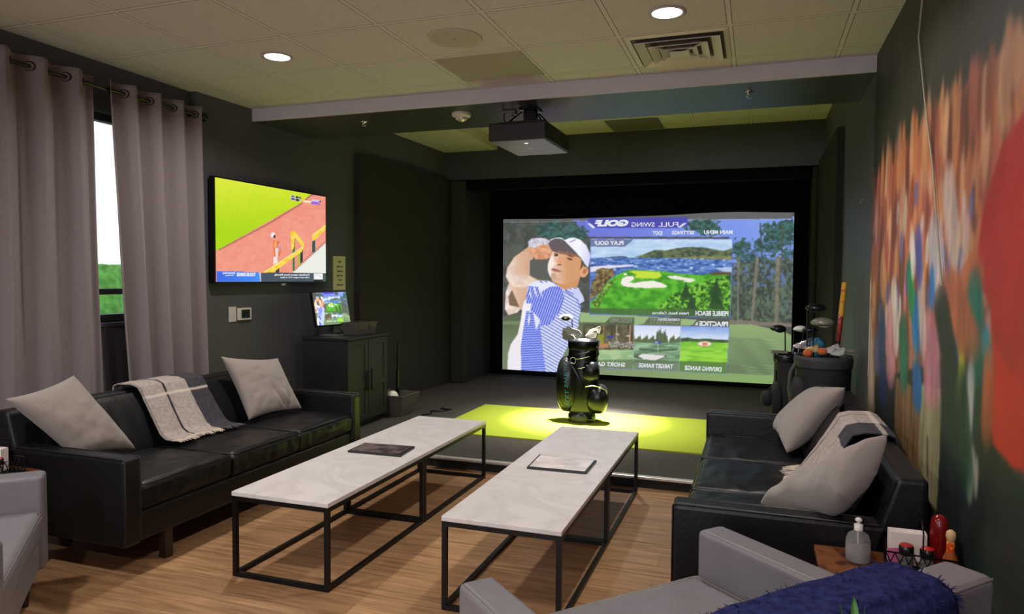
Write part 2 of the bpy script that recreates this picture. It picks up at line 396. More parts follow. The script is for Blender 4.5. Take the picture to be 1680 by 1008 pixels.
    c.put(c.clip, speck((62,56,40), (104,98,70), 4, 9, 30)); c.rect(950,574,1045,620, speck((136,176,120), (168,196,140), 16, 5, 31))
    for x, c2 in ((250,(176,120,50)),(385,(180,170,140)),(520,(206,150,120)),(420,(90,70,50))): c.line(N((x,215),(x-5,430)), 1.6, c2)
    c.poly(N((180,310),(250,300),(255,390),(190,400)), (128,134,40)); c.poly(N((170,390),(300,395),(300,440),(170,450)), (176,120,80))
    for k in range(70):
        p = N((310+(k*97) % 250, 385+(k*61) % 55))[0]; c.ell(p[0], p[1], 1.6, 1.2, (190-(k*23) % 70, 186-(k*23) % 70, 182-(k*23) % 70))
    c.poly(N((285,320),(350,322),(348,350),(285,348)), (52,56,140)); c.line(N((380,300),(410,310)), 1, (240,240,230)); c.line(N((485,320),(520,322)), 1, (240,240,230))
    c.poly(N((40,570),(560,560),(560,665),(40,660)), (92,112,78), .85)
    a2 = N((562,208),(1038,218),(1022,682),(552,660)); c.clip = c.inside(a2)
    c.put(c.clip, lambda X, Y: mixn((190,206,244), (238,240,250), (Y-533)/25+.3*fbm(X/14, Y/6, 32)))
    for k in range(60):
        p = N((562+k*8, 300+((k*53) % 60)-(70 if 28 < k < 41 else 0)+(50 if 42 < k < 46 else 0)))[0]
        c.poly([(p[0]-2.6, 564), (p[0], p[1]), (p[0]+2.6, 564)], (62+(k*7) % 30, 84+(k*5) % 24, 62))
    c.poly(N((562,385),(1035,390),(1030,600),(552,600)), speck((86,120,86), (150,186,150), 22, 2.5, 34))
    c.poly(N((570,410),(700,402),(720,425),(600,430)), (150,186,150)); c.line(N((620,455),(800,470),(1000,455)), 2.4, (66,86,66))
    c.poly(N((560,520),(620,500),(880,512),(900,530),(800,575),(640,560),(560,540)), (70,92,62)); c.poly(N((600,525),(640,505),(860,515),(880,530),(780,572),(660,560)), (226,222,220))
    c.poly(N((760,374),(840,376),(838,402),(760,400)), (58,66,150)); c.line(N((775,388),(805,389)), 1.4, (230,230,240)); c.line(N((805,402),(805,480)), .6, (230,230,220))
    c.poly(N((552,560),(1025,580),(1022,682),(552,665)), (84,106,72), .85)
    a3 = N((1038,218),(1535,232),(1508,708),(1022,682)); c.clip = c.inside(a3)
    c.put(c.clip, lambda X, Y: mixn((110,146,222), (206,222,244), (Y-535)/22+.35*fbm(X/16, Y/5, 36)-.1))
    c.poly(N((1035,345),(1110,335),(1180,352),(1300,348),(1420,358),(1530,360),(1530,395),(1035,385)), speck((40,66,40), (70,96,56), 4, 3, 37))
    c.poly(N((1035,378),(1530,390),(1508,708),(1022,690)), speck((104,184,40), (150,214,56), 20, 3, 38))
    c.ell(*N((1282,402))[0], 12.2, 4.4, (190,120,100)); c.ell(*N((1282,401))[0], 11, 3.6, (232,236,214)); c.ell(*N((1285,402))[0], 5, 2.6, (222,120,80))
    c.poly(N((1024,575),(1520,590),(1508,708),(1022,690)), (74,110,54), .85)
    c.clip = np.ones(X.shape, bool)
    c.line(N((562,208),(1038,218),(1535,232),(1508,708),(1022,684),(552,660),(40,648)), .9, (110,128,206)); c.line(N((1038,218),(1022,682)), .7, (150,170,190)); c.line(N((562,208),(552,660)), .7, (150,170,190))
    c.line(T((1150,258),(1235,260)), .7, (200,200,255))
    D = soften(c.C, 2); D = D*.90+20+6*(fbm(X/1.3, Y/1.3, 99, 2)[..., None]-.5)  # lifted blacks put a washed-out haze into the picture colours
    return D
# ------------------------------------------------------------------ room shell
XR = .68; XW = -4.11; YS = 4.93; ZP = .075; ZC = 2.87; ZB = 3.235; YB = 8.5
def LW(y): return -4.06+.0392*(y-4.33)           # television wall, turned two degrees
wall_m = mat('dark grey wall paint', (76,75,78), rough=.55, var=.05, vscale=3, bump=.08, bscale=120)
hdr_m = mat('dark green grey paint', (58,62,58), rough=.38, var=.06, vscale=2, bump=.05, bscale=60)
black_m = mat('black velour', (9,9,9), rough=.95, spec=.1, var=.1, vscale=5)
panel_m = mat('black carpet panel', (56,54,50), rough=1, spec=.05, var=.5, vscale=160, bump=.5, bscale=260)
carpet_m = mat('charcoal carpet', (70,67,61), rough=1, spec=.05, var=.45, vscale=170, bump=.6, bscale=240)
white_m = mat('white painted trim', (190,184,186), rough=.5)
alu_m = mat('brushed metal edge strip', (200,196,186), rough=.35, metal=.6)
blackp_m = mat('black painted riser', (10,10,10), rough=.7)

def floor_material():
    m = bpy.data.materials.new('oak plank floor'); m.use_nodes = True; nt = m.node_tree; N = nt.nodes; L = nt.links; b = N['Principled BSDF']
    tc = N.new('ShaderNodeTexCoord'); br = N.new('ShaderNodeTexBrick'); br.offset = .37; br.inputs['Scale'].default_value = 1
    br.inputs['Brick Width'].default_value = 1.22; br.inputs['Row Height'].default_value = .18; br.inputs['Mortar Size'].default_value = .0012
    br.inputs['Color1'].default_value = (.88,.88,.88,1); br.inputs['Color2'].default_value = (1.06,1.06,1.06,1); br.inputs['Mortar'].default_value = (.45,.45,.45,1)
    L.new(tc.outputs['Object'], br.inputs['Vector'])
    mp = N.new('ShaderNodeMapping'); mp.inputs['Scale'].default_value = (1.6, 22, 1); L.new(tc.outputs['Object'], mp.inputs['Vector'])
    n = N.new('ShaderNodeTexNoise'); n.inputs['Scale'].default_value = 1.7; n.inputs['Detail'].default_value = 8; n.inputs['Distortion'].default_value = .6; L.new(mp.outputs['Vector'], n.inputs['Vector'])
    cr = N.new('ShaderNodeValToRGB'); L.new(n.outputs['Fac'], cr.inputs['Fac'])
    e = cr.color_ramp.elements; e[0].position = .28; e[0].color = lin((124,90,60))+(1,); e[1].position = .7; e[1].color = lin((176,138,98))+(1,)
    mx = N.new('ShaderNodeMix'); mx.data_type = 'RGBA'; mx.blend_type = 'MULTIPLY'; mx.inputs['Factor'].default_value = 1
    L.new(cr.outputs['Color'], mx.inputs['A']); L.new(br.outputs['Color'], mx.inputs['B']); L.new(mx.outputs['Result'], b.inputs['Base Color'])
    b.inputs['Roughness'].default_value = .42; b.inputs['Specular IOR Level'].default_value = .4
    bp = N.new('ShaderNodeBump'); bp.inputs['Strength'].default_value = .12; bp.inputs['Distance'].default_value = .003; L.new(n.outputs['Fac'], bp.inputs['Height']); L.new(bp.outputs['Normal'], b.inputs['Normal'])
    return m
def ceiling_material(name, px, py, ox, oy, base=(210,204,200)):
    m = bpy.data.materials.new(name); m.use_nodes = True; nt = m.node_tree; N = nt.nodes; L = nt.links; b = N['Principled BSDF']
    tc = N.new('ShaderNodeTexCoord'); sp = N.new('ShaderNodeSeparateXYZ'); L.new(tc.outputs['Object'], sp.inputs[0])
    def ma(op, a, bb, c=None):
        n = N.new('ShaderNodeMath'); n.operation = op
        for i, v in enumerate((a, bb, c)):
            if v is None: continue
            if isinstance(v, (int, float)): n.inputs[i].default_value = v
            else: L.new(v, n.inputs[i])
        return n.outputs[0]
    def dist(o, off, per):   # distance to the nearest grid line, metres
        f = ma('FRACT', ma('DIVIDE', ma('SUBTRACT', o, off), per), 0); return ma('MULTIPLY', ma('MINIMUM', f, ma('SUBTRACT', 1., f)), per)
    dx = dist(sp.outputs['X'], ox, px); dy = dist(sp.outputs['Y'], oy, py); d = ma('MINIMUM', dx, dy)
    tee = ma('LESS_THAN', d, .012); gap = ma('MULTIPLY', ma('GREATER_THAN', d, .012), ma('LESS_THAN', d, .0165))
    n = N.new('ShaderNodeTexNoise'); n.inputs['Scale'].default_value = 90; n.inputs['Detail'].default_value = 6; L.new(tc.outputs['Object'], n.inputs['Vector'])
    cr = N.new('ShaderNodeValToRGB'); e = cr.color_ramp.elements; e[0].position = .3; e[0].color = lin(tuple(x*.93 for x in base))+(1,); e[1].position = .62; e[1].color = lin(base)+(1,)
    L.new(n.outputs['Fac'], cr.inputs['Fac'])
    m1 = N.new('ShaderNodeMix'); m1.data_type = 'RGBA'; L.new(tee, m1.inputs['Factor']); L.new(cr.outputs['Color'], m1.inputs['A']); m1.inputs['B'].default_value = lin(tuple(x*1.02 for x in base))+(1,)
    m2 = N.new('ShaderNodeMix'); m2.data_type = 'RGBA'; L.new(gap, m2.inputs['Factor']); L.new(m1.outputs['Result'], m2.inputs['A']); m2.inputs['B'].default_value = lin(tuple(x*.55 for x in base))+(1,)
    L.new(m2.outputs['Result'], b.inputs['Base Color']); b.inputs['Roughness'].default_value = .9
    hs = ma('ADD', ma('MULTIPLY', tee, 1.), ma('MULTIPLY', n.outputs['Fac'], .25))
    bp = N.new('ShaderNodeBump'); bp.inputs['Strength'].default_value = .5; bp.inputs['Distance'].default_value = .004; L.new(hs, bp.inputs['Height']); L.new(bp.outputs['Normal'], b.inputs['Normal'])
    return m
floor_m = floor_material(); ceil_m = ceiling_material('white lay-in ceiling tiles', .617, .61, -.17, 4.73)
Y0 = -5.0
struct(MB().box(XW-.3, XR+.15, Y0, YS, -.1, 0).build('floor', floor_m))
struct(MB().box(LW(YB)-.45, XR+.15, YS, 9.75, -.1, ZP).build('floor_bay', carpet_m))
struct(MB().box(-4.1, XR, YS-.006, YS, 0, ZP-.012).build('trim_1', blackp_m))
struct(MB().box(-4.08, XR, YS-.022, YS+.028, ZP-.012, ZP+.008).build('trim_2', alu_m, bevel=.004))
struct(MB().box(XW-.3, XR+.15, Y0, YS+.06, ZC, ZC+.1).build('ceiling', ceil_m))
struct(MB().box(XR, XR+.15, Y0, 9.75, -.1, 3.35).build('wall_right', wall_m))
cream = mat('cream wall paint', (214,206,192), rough=.7)
BW = (-3.4, -.2, .9, 2.45)      # daylight window in the back wall, behind the camera
struct(MB().box(XW-.3, BW[0], Y0-.15, Y0, -.1, 3.35).box(BW[1], XR+.15, Y0-.15, Y0, -.1, 3.35).box(BW[0], BW[1], Y0-.15, Y0, -.1, BW[2]).box(BW[0], BW[1], Y0-.15, Y0, BW[3], 3.35).build('wall_back', cream))
struct(MB().box(BW[0], BW[1], Y0-.09, Y0-.05, BW[2], BW[2]+.05).box(BW[0], BW[1], Y0-.09, Y0-.05, BW[3]-.05, BW[3]).box(BW[0], BW[0]+.05, Y0-.09, Y0-.05, BW[2], BW[3]).box(BW[1]-.05, BW[1], Y0-.09, Y0-.05, BW[2], BW[3]).box(-1.83, -1.77, Y0-.09, Y0-.05, BW[2], BW[3]).build('window_2', mat('dark window frame', (52,52,56))))
# window wall with its opening
WY0, WY1, WZ0, WZ1 = 2.55, 4.06, 1.15, 2.55
w = MB()
w.box(XW-.2, XW, Y0, WY0, -.1, 3.0).box(XW-.2, XW, WY1, 4.33, -.1, 3.0).box(XW-.2, XW, WY0, WY1, -.1, WZ0).box(XW-.2, XW, WY0, WY1, WZ1, 3.0)
struct(w.build('wall_left', wall_m))
w = MB(); xa, xb = LW(4.33), LW(9.75)
w.hexa([(xa-.3,4.33,-.1),(xa,4.33,-.1),(xb,9.75,-.1),(xb-.3,9.75,-.1)], [(xa-.3,4.33,3.35),(xa,4.33,3.35),(xb,9.75,3.35),(xb-.3,9.75,3.35)])
struct(w.build('wall_left_bay', wall_m))
# header with white fascia, soffit; bay ceiling
struct(MB().box(LW(5)-.1, XR+.05, YS+.02, 5.72, 2.766, 3.35).build('ceiling_soffit', hdr_m))
struct(MB().box(LW(5)-.06, XR, YS, YS+.02, 2.766, ZC).build('trim_3', white_m))
bay_ceil = ceiling_material('bay ceiling tiles', .61, .61, -.1, 7.0, (200,194,172))
struct(MB().box(LW(YB)-.2, XR+.05, 5.72, 8.65, ZB, ZB+.1).build('ceiling_bay', bay_ceil))
struct(MB().box(LW(YB)-.2, -3.16, 5.72, 8.65, 3.10, ZB).build('ceiling_bay_drop', bay_ceil))
struct(MB().box(LW(YB)-.2, XR+.05, YB, YB+.15, 2.735, 3.35).build('wall_far', hdr_m))
struct(MB().box(LW(9.6)-.2, XR+.05, 9.66, 9.8, -.1, 3.35).build('wall_far_end', black_m))
# window
glass_m = mat('window glass', (240,245,245), rough=.02, trans=1, ior=1.0, spec=.3)
frame_m = mat('dark window frame', (52,52,56), rough=.4)
win = thing('window_1', 'tall window behind the grey curtains', 'window', (0,0,0)); win['kind'] = 'structure'
f = MB(); t = .05; xo = XW-.12
f.box(xo, xo+.06, WY0, WY1, WZ0, WZ0+t).box(xo, xo+.06, WY0, WY1, WZ1-t, WZ1).box(xo, xo+.06, WY0, WY0+t, WZ0, WZ1).box(xo, xo+.06, WY1-t, WY1, WZ0, WZ1)
f.box(xo, xo+.06, WY0, WY1, 1.335, 1.375)
f.build('window_frame', frame_m, win, bevel=.004)
MB().box(xo+.025, xo+.031, WY0+t, WY1-t, WZ0+t, WZ1-t).build('window_pane', glass_m, win)
MB().box(XW-.06, XW+.02, WY0-.03, WY1+.03, WZ0-.03, WZ0).build('window_sill', mat('dark sill', (60,60,62), rough=.5), win, bevel=.004)
# outside
tag(MB().box(-60, XW-.25, -40, 60, -.35, -.3).build('lawn', mat('lawn', (96,140,72), rough=1, var=.3, vscale=3)), 'green lawn seen through the curtain gap', 'lawn', kind='structure')
bld = thing('building', 'pale low building beyond the window', 'building', (-48,26,-.3))
MB().box(-4, 4, -9, 9, 0, 4.2).build('wall', mat('pale render', (226,224,226), rough=.8), bld)
MB().box(-4.3, 4.3, -9.3, 9.3, 4.2, 4.6).build('roof', mat('dark roof', (70,72,84), rough=.8), bld)
MB().box(3.9, 4.05, -6, 6, 1.0, 2.2).build('window', mat('building glass', (90,104,130), rough=.2), bld)
tag(MB().box(-26, -6.5, -20, 24, -.3, -.28).build('pavement', mat('pale pavement', (214,212,214), rough=.9, var=.08)), 'pale pavement outside the window', 'pavement', kind='structure')

hg = MB()
def hfn(u, v):
    a = PI*v; x = -12.5+1.0*math.cos(a)*-1; z = -.3+1.95*min(1, math.sin(a)*1.6); y = 5+12*u
    return Vector((x, y, z))+Vector((1,0,.6))*.12*mnoise.noise(Vector((y*2.2, v*7, 1)))
hg.grid(120, 24, hfn); tag(hg.build('hedge', mat('hedge leaves', (84,142,60), rough=.9, var=.4, vscale=9)), 'green hedge seen through the curtain gap', 'hedge')
# acoustic panels of the bay, green hitting mat
p0, p1 = 6.42, 8.62
pl = MB().hexa([(LW(p0),p0,ZP),(LW(p0)+.07,p0,ZP),(LW(p1)+.07,p1,ZP),(LW(p1),p1,ZP)], [(LW(p0),p0,2.735),(LW(p0)+.07,p0,2.735),(LW(p1)+.07,p1,2.74),(LW(p1),p1,2.74)]).build('wall_panel', panel_m)
tag(pl, 'black carpeted impact panel on the left bay wall behind the cabinet', 'wall panel')
pr = MB().box(XR-.06, XR, 6.62, 8.6, ZP, 2.77).build('wall_panel', panel_m)
tag(pr, 'black carpeted impact panel on the right bay wall behind the golf bags', 'wall panel')
# simulator enclosure
xl, xr = -3.64, .60; enc = thing('simulator_enclosure', 'black fabric enclosure framing the projected golf screen', 'enclosure', (0,0,0))
MB().hexa([(xl-.2,YB+.13,ZP),(xl,YB+.1,ZP),(xl,9.5,ZP),(xl-.2,9.5,ZP)], [(xl-.2,YB+.13,2.73),(xl,YB+.1,2.73),(xl,9.5,2.73),(xl-.2,9.5,2.73)]).build('side_curtain', panel_m, enc)
MB().box(xr, xr+.07, 8.62, 9.5, ZP, 2.73).build('side_curtain', panel_m, enc)
MB().box(xl, xr, 8.66, 9.5, 2.70, 2.73).build('top_curtain', black_m, enc)
MB().box(xl, xr, 9.52, 9.6, ZP, 2.70).build('back_curtain', black_m, enc)
MB().box(LW(8.5)+.08, -3.60, 8.50, 8.62, ZP, 2.73).build('post_padding', panel_m, enc, bevel=.02)
MB().box(.56, .62, 8.50, 8.62, ZP, 2.73).build('post_padding', panel_m, enc, bevel=.02)
MB().box(-3.60, .56, 8.50, 8.64, 2.60, 2.73).build('top_padding', black_m, enc, bevel=.02)
MB().box(-3.58, .56, 9.40, 9.47, 2.32, 2.72).build('valance', black_m, enc)
# hitting mat
mat_m = mat('lime green turf', (148,162,54), rough=1, spec=.05, var=.15, vscale=140, bump=.6, bscale=300)
tag(MB().box(-2.77, -.10, 5.715, 7.12, ZP, ZP+.012).build('hitting_mat', mat_m), 'lime green turf hitting mat on the carpeted platform', 'mat')

# ------------------------------------------------------------------ mural on the right wall
yy = np.linspace(4.955, .3, 480)**1.0; zz = np.linspace(ZC-.001, .0, 420)
Yg, Zg = np.meshgrid(yy, zz)
def mural_px():
    d = np.stack([np.full_like(Yg, XR), Yg, Zg-CAMH], -1)
    r, dd, f = (np.array(v) for v in (RR, DD, FF)); w_ = d @ f
    w_ = np.where(w_ < .05, .05, w_)
    return (d @ r)/w_*FPX+840, (d @ dd)/w_*FPX+504
# brush work is traced from image pixels, cast onto the wall in metres: s runs from the far corner towards the room, h is height
s_ = 4.955-Yg; h_ = Zg; c = Cv(s_, h_)
c.put(c.clip, speck((34,36,30), (58,60,44), .7, .9, 51))
rng = random.Random(5)
def W(px, py): q = atx(px, py, XR); return (4.955-q.y, q.z)
def stroke(px, py, L, wd, colr, a=.9, lean=0):
    s0, h0 = W(px, py); k = (4.955-s0)/4.955
    hh = L*(4.955-s0)/FPX*1.05; ww = wd*.55*abs(W(px+1, py)[0]-W(px, py)[0])
    c.ell(s0, h0, max(.012, ww), hh/2, speck(colr, tuple(x*.84 for x in colr), .07, .16, int(px*7+py)), a, lean*.4, soft=.6)
orange = [(214,132,84),(232,166,112),(190,100,66),(224,148,96),(240,188,146),(150,76,54),(206,112,90),(120,66,50)]
c.poly([W(1436,330),W(1450,285),(W(1500,240)),W(1540,200),W(1600,120),W(1680,60),(4.955,2.7),(4.955,.9),W(1680,640),W(1600,560),W(1520,600),W(1440,620),W(1425,560)], speck((120,76,60), (196,128,98), .10, .4, 60), .92)
for k in range(330):
    px = 1426+250*rng.random()**1.1; f_ = (px-1426)/254; top = 300-200*f_; py = top+rng.random()*(300+40*f_)
    colr = rng.choice(orange); L = 60+90*rng.random()+40*f_
    stroke(px, py, L, 5+9*f_+4*rng.random(), colr, .75, rng.uniform(-.12, .12))
for k in range(36):      # raised arms reaching into the dark
    px = 1434+246*k/35; f_ = (px-1426)/254; stroke(px, 318-215*f_+rng.uniform(-25, 25), 100+40*f_, 5+7*f_, rng.choice(orange), .9, rng.uniform(-.1, .1))
for k in range(70):
    px = 1424+200*rng.random(); f_ = (px-1426)/254; py = 330-60*f_+260*rng.random()
    stroke(px, py, 36+40*rng.random(), 4+6*f_, rng.choice([(228,206,200),(214,168,170),(120,120,180),(226,150,150),(80,110,190),(236,220,196),(196,90,80),(120,70,60)]), .85, rng.uniform(-.1, .1))
# trunks under the crowd
c.poly([W(1418,650),W(1436,560),W(1436,680),W(1432,690),W(1418,668)], speck((150,126,88), (112,92,62), .02, .3, 71), .9)
c.poly([W(1437,560),W(1468,600),W(1472,760),W(1437,700)], (34,38,38), .9)
c.poly([W(1470,618),W(1508,640),W(1514,790),W(1500,770),W(1468,706)], speck((142,110,74), (104,76,48), .03, .3, 72), .92)
c.poly([W(1512,630),W(1548,640),W(1542,800),W(1534,900),W(1528,830),W(1508,760)], speck((176,168,128), (136,128,92), .03, .35, 73), .95)
c.line([W(1523,720),W(1522,780)], .02, (60,60,44))
c.poly([W(1548,640),W(1560,560),W(1615,600),W(1640,760),W(1680,790),(4.955,.0),W(1540,990),W(1536,880)], speck((30,34,32), (20,40,34), .3, .3, 74), .9)
c.poly([W(1545,640),W(1600,560),W(1618,640),W(1605,740),W(1560,800)], speck((26,66,50), (34,44,38), .1, .3, 77), .8)
# red shirt
red = c.poly([W(1680,185),W(1662,215),W(1646,238),W(1632,285),W(1614,350),W(1603,430),W(1610,470),W(1626,500),W(1630,560),W(1624,620),W(1624,680),W(1632,730),W(1650,750),W(1664,768),W(1680,775),(4.955,.9),(4.955,2.4)], speck((196,50,42), (164,38,34), .4, .6, 75))
c.poly([W(1625,600),W(1632,560),W(1680,640),W(1680,770),W(1660,765),W(1630,730)], speck((214,52,28), (190,42,30), .3, .4, 76), .7)
c.poly([W(1580,440),W(1602,400),W(1618,440),W(1610,500),W(1570,545),W(1552,540),W(1560,480)], speck((200,116,78), (170,86,56), .1, .2, 78), .9)
for x0, y0, x1, y1, wdt, cc in (
    (1440,560,1440,600,9,(90,90,140)),(1427,520,1430,650,8,(206,190,180)),(1446,520,1450,640,12,(40,56,110)),
    (1462,520,1462,610,14,(226,150,160)),(1468,480,1472,560,8,(236,226,214)),(1483,540,1484,620,13,(36,120,84)),(1502,500,1506,560,14,(40,130,196)),
    (1494,440,1497,500,9,(40,150,80)),(1505,610,1506,655,14,(30,110,180)),(1528,540,1530,640,26,(222,140,160)),(1535,380,1540,470,22,(228,220,226)),(1556,300,1566,400,20,(226,200,190)),
    (1512,470,1516,560,10,(226,200,190)),(1507,390,1510,450,9,(90,90,170)),(1497,395,1500,440,7,(240,230,226)),(1530,455,1531,490,7,(60,130,200)),
    (1600,480,1606,600,24,(30,120,104)),(1574,520,1580,600,10,(206,196,40)),(1573,610,1573,645,11,(206,190,50)),(1568,570,1570,600,8,(60,110,180)),(1618,560,1624,590,12,(60,160,176)),(1624,600,1620,700,18,(190,100,60)),
    (1594,620,1590,700,13,(196,200,196)),(1596,755,1592,800,11,(200,200,180)),(1604,770,1603,796,5,(170,170,150)),(1578,640,1588,780,20,(24,64,44)),
    (1560,470,1590,560,34,(196,110,74)),(1545,500,1560,600,22,(30,40,34)),(1560,590,1556,700,24,(28,44,38))):
    (a0, b0), (a1, b1) = W(x0, y0), W(x1, y1); r = wdt*.62*abs(W(x0+1, y0)[0]-W(x0, y0)[0])
    for t in np.linspace(0, 1, 8): c.ell(a0+(a1-a0)*t, b0+(b1-b0)*t, max(.012, r), .05+abs(b1-b0)*.2, speck(cc, tuple(q*.82 for q in cc), .04, .2, int(x0)), .5, 0, soft=.5)
for px, py, L, a in ((1655,100,150,.9),(1672,90,120,.9),(1545,60,100,.22),(1480,90,90,.3),(1475,230,60,.4),(1530,110,60,.2)):
    stroke(px, py, L, 22 if px > 1600 else 10, (206,150,110) if px > 1600 else (120,112,100), a)
mur_C = soften(c.C, 3)
Pm = np.stack([np.full_like(Yg, XR-.003), Yg, Zg], -1)
wire = MB().tube([atx(1516,-30,XR-.012), atx(1507,62,XR-.012), atx(1512,110,XR-.012), atx(1517,160,XR-.012), atx(1530,270,XR-.012), atx(1536,350,XR-.012), atx(1545,470,XR-.012)], .004, 6).build('wall_cable', mat('pale cable', (170,160,140), rough=.5)); tag(wire, 'thin pale cable running down the crowd mural', 'cable')
hk = thing('wall_hook', 'tiny metal hook on the wall between mural and black panel', 'hook', tuple(atx(1417,327,XR-.0)))
MB().lathe([(.012,0),(.012,.004)], 12, Matrix.Rotation(-PI/2, 4, 'Y')).build('base', mat('hook grey', (150,150,150), metal=.8, rough=.3), hk); MB().tube([(0,0,0),(-.02,0,-.004),(-.022,0,-.02),(-.012,0,-.026)], .0025, 6).build('hook_arm', MATS['hook grey'], hk)
mural = painted_mesh('wall_mural', Pm, mur_C, attr_mat('painted mural', 0, .55, .15, 40), flip=True)
tag(mural, 'large blurred crowd mural with red shirt painted on the right wall', 'mural')
# ------------------------------------------------------------------ furniture
leather_m = mat('black leather', (15,15,18), rough=.42, var=.12, vscale=6, bump=.35, bscale=55, spec=.38)
grey_m = mat('grey leather', (114,111,116), rough=.42, var=.06, vscale=6, bump=.25, bscale=60, spec=.4)
greyp_m = mat('grey piping', (108,100,100), rough=.45)
blackpipe_m = mat('black piping', (16,16,18), rough=.35)
legw_m = mat('dark brown wooden leg', (44,28,20), rough=.45, var=.2, vscale=20)
fabric_m = mat('oatmeal woven cushion fabric', (146,136,128), rough=.95, spec=.1, var=.14, vscale=220, bump=.7, bscale=340, sheen=.3)
frame_b = mat('black steel frame', (18,18,19), rough=.4, metal=.5)

def softbox(x0, x1, y0, y1, z0, z1, crown=.012, n=14, seed=0, wr=.004):
    """upholstered block: rounded grid box with slightly crowned top and creases"""
    mb = MB(); rx = min(.03, (z1-z0)*.3)
    def surf(u, v, top):
        x = x0+(x1-x0)*u; y = y0+(y1-y0)*v
        e = min(u*(x1-x0), (1-u)*(x1-x0), v*(y1-y0), (1-v)*(y1-y0)); k = max(0, 1-e/rx)
        drop = rx*(1-math.sqrt(max(0, 1-k*k)))
        h = crown*math.sin(PI*u)*math.sin(PI*v)
        w = wr*mnoise.noise(Vector((x*9+seed, y*9, seed*3.1)))+wr*.8*mnoise.noise(Vector((x*26, y*14, seed)))
        return (x, y, z1+h-drop+w*(1-k)) if top else (x, y, z0+drop)
    N_ = max(n, int(max(x1-x0, y1-y0)/.035)); M_ = n
    nu = max(8, int((x1-x0)/.02)); nv = max(8, int((y1-y0)/.02))
    mb.grid(nu, nv, lambda u, v: surf(u, v, True)); mb.grid(nu, nv, lambda u, v: surf(u, v, False), flip=True)
    # sides
    zt, zb = z1-rx, z0+rx
    def side(a, b, nn, s):
        def fn(u, v):
            x = a[0]+(b[0]-a[0])*u; y = a[1]+(b[1]-a[1])*u; z = zb+(zt-zb)*v
            bul = .006*math.sin(PI*v)*math.sin(PI*u)+wr*mnoise.noise(Vector((x*18, y*18, z*12+seed)))
            nx, ny = (b[1]-a[1]), -(b[0]-a[0]); l = math.hypot(nx, ny); return (x+nx/l*bul, y+ny/l*bul, z)
        mb.grid(nn, 6, fn)
    P = [(x0,y0),(x1,y0),(x1,y1),(x0,y1)]
    for i in range(4): side(P[i], P[(i+1) % 4], nu if i % 2 == 0 else nv, i)
    return mb
def sofa(name, label, loc, mirror=False):
    """local frame: front faces +x, length along y 0..2.12"""
    t = thing(name, label, 'sofa', loc, PI if mirror else 0)
    Ls, Dp, aw = 2.12, .89, .10
    def b(n, x0, x1, y0, y1, z0, z1, bev=.018, m=leather_m): return MB().box(x0, x1, y0, y1, z0, z1).build(n, m, t, bevel=bev, bseg=3)
    b('base', -Dp+.02, -.02, aw*.5, Ls-aw*.5, .15, .30)
    for y0 in (0, Ls-aw):
        a = b('arm', -Dp+.03, 0, y0, y0+aw, .15, .585, .02)
        for yy in (y0+.006, y0+aw-.006):
            MB().tube([(-.004,yy,.165),(-.004,yy,.575),(-.012,yy,.583),(-Dp+.05,yy,.583)], .0035, 6).build('piping', blackpipe_m, a)
    # back: wedge with slanted front
    bk = MB(); y0, y1 = (.0, Ls)
    bk.hexa([(-Dp,y0,.15),(-.60,y0+.0,.15),(-.60,y1,.15),(-Dp,y1,.15)], [(-Dp,y0,.765),(-.785,y0,.765),(-.785,y1,.765),(-Dp,y1,.765)])
    bk.build('back_frame', leather_m, t, bevel=.02, bseg=3)
    # tufted back cushion
    x_at = lambda z: -.585-(z-.44)*.50
    bz = .59; btn = [.36, .90, 1.22, 1.76]
    def front(u, v):
        y = aw+.01+(Ls-2*aw-.02)*u; z = .42+.335*v; x = x_at(z)+.028*math.sin(PI*min(1, max(0, v)))**.5*(min(1, 12*min(u, 1-u)))**.5
        for q in btn: d = math.hypot((y-q), (z-bz)); x -= .022*math.exp(-(d/.035)**2)
        x -= .012*math.exp(-((y-Ls/2)/.012)**2)
        x += .003*mnoise.noise(Vector((y*12, z*12, 1)))
        return (x, y, z)
    bc = MB().grid(110, 26, front)
    bc.box(x_at(.44)-.04, x_at(.44)+.0, aw+.01, Ls-aw-.01, .42, .44)
    bc = bc.build('back_cushion', leather_m, t)
    for q in btn: MB().ball((x_at(bz)+.012, q, bz), .012, 12, 8, (.5, 1, 1)).build('button', leather_m, bc)
    w = (Ls-2*aw)/3
    for k in range(3):
        s = softbox(-.60, .0-.012, aw+w*k+.003, aw+w*(k+1)-.003, .295, .44, .022, seed=k+(5 if mirror else 0), wr=.007).build('seat_cushion', leather_m, t)
        a0, a1 = aw+w*k+.012, aw+w*(k+1)-.012
        MB().tube([(-.55,a0,.437),(-.03,a0,.437),(-.016,a0+.01,.433),(-.016,a1-.01,.433),(-.03,a1,.437),(-.55,a1,.437)], .004, 6).build('piping', blackpipe_m, s)
    for x in (-.06, -Dp+.12):
        for y in (.30, Ls-.30): MB().box(x-.025, x+.025, y-.025, y+.025, 0, .155).build('leg', legw_m, t, bevel=.004)
    return t
sofa('sofa', 'black leather sofa against the curtained window wall', (-2.83, 2.535, 0))
sofa('sofa', 'black leather sofa against the mural wall', (-.30, 4.92, 0), True)

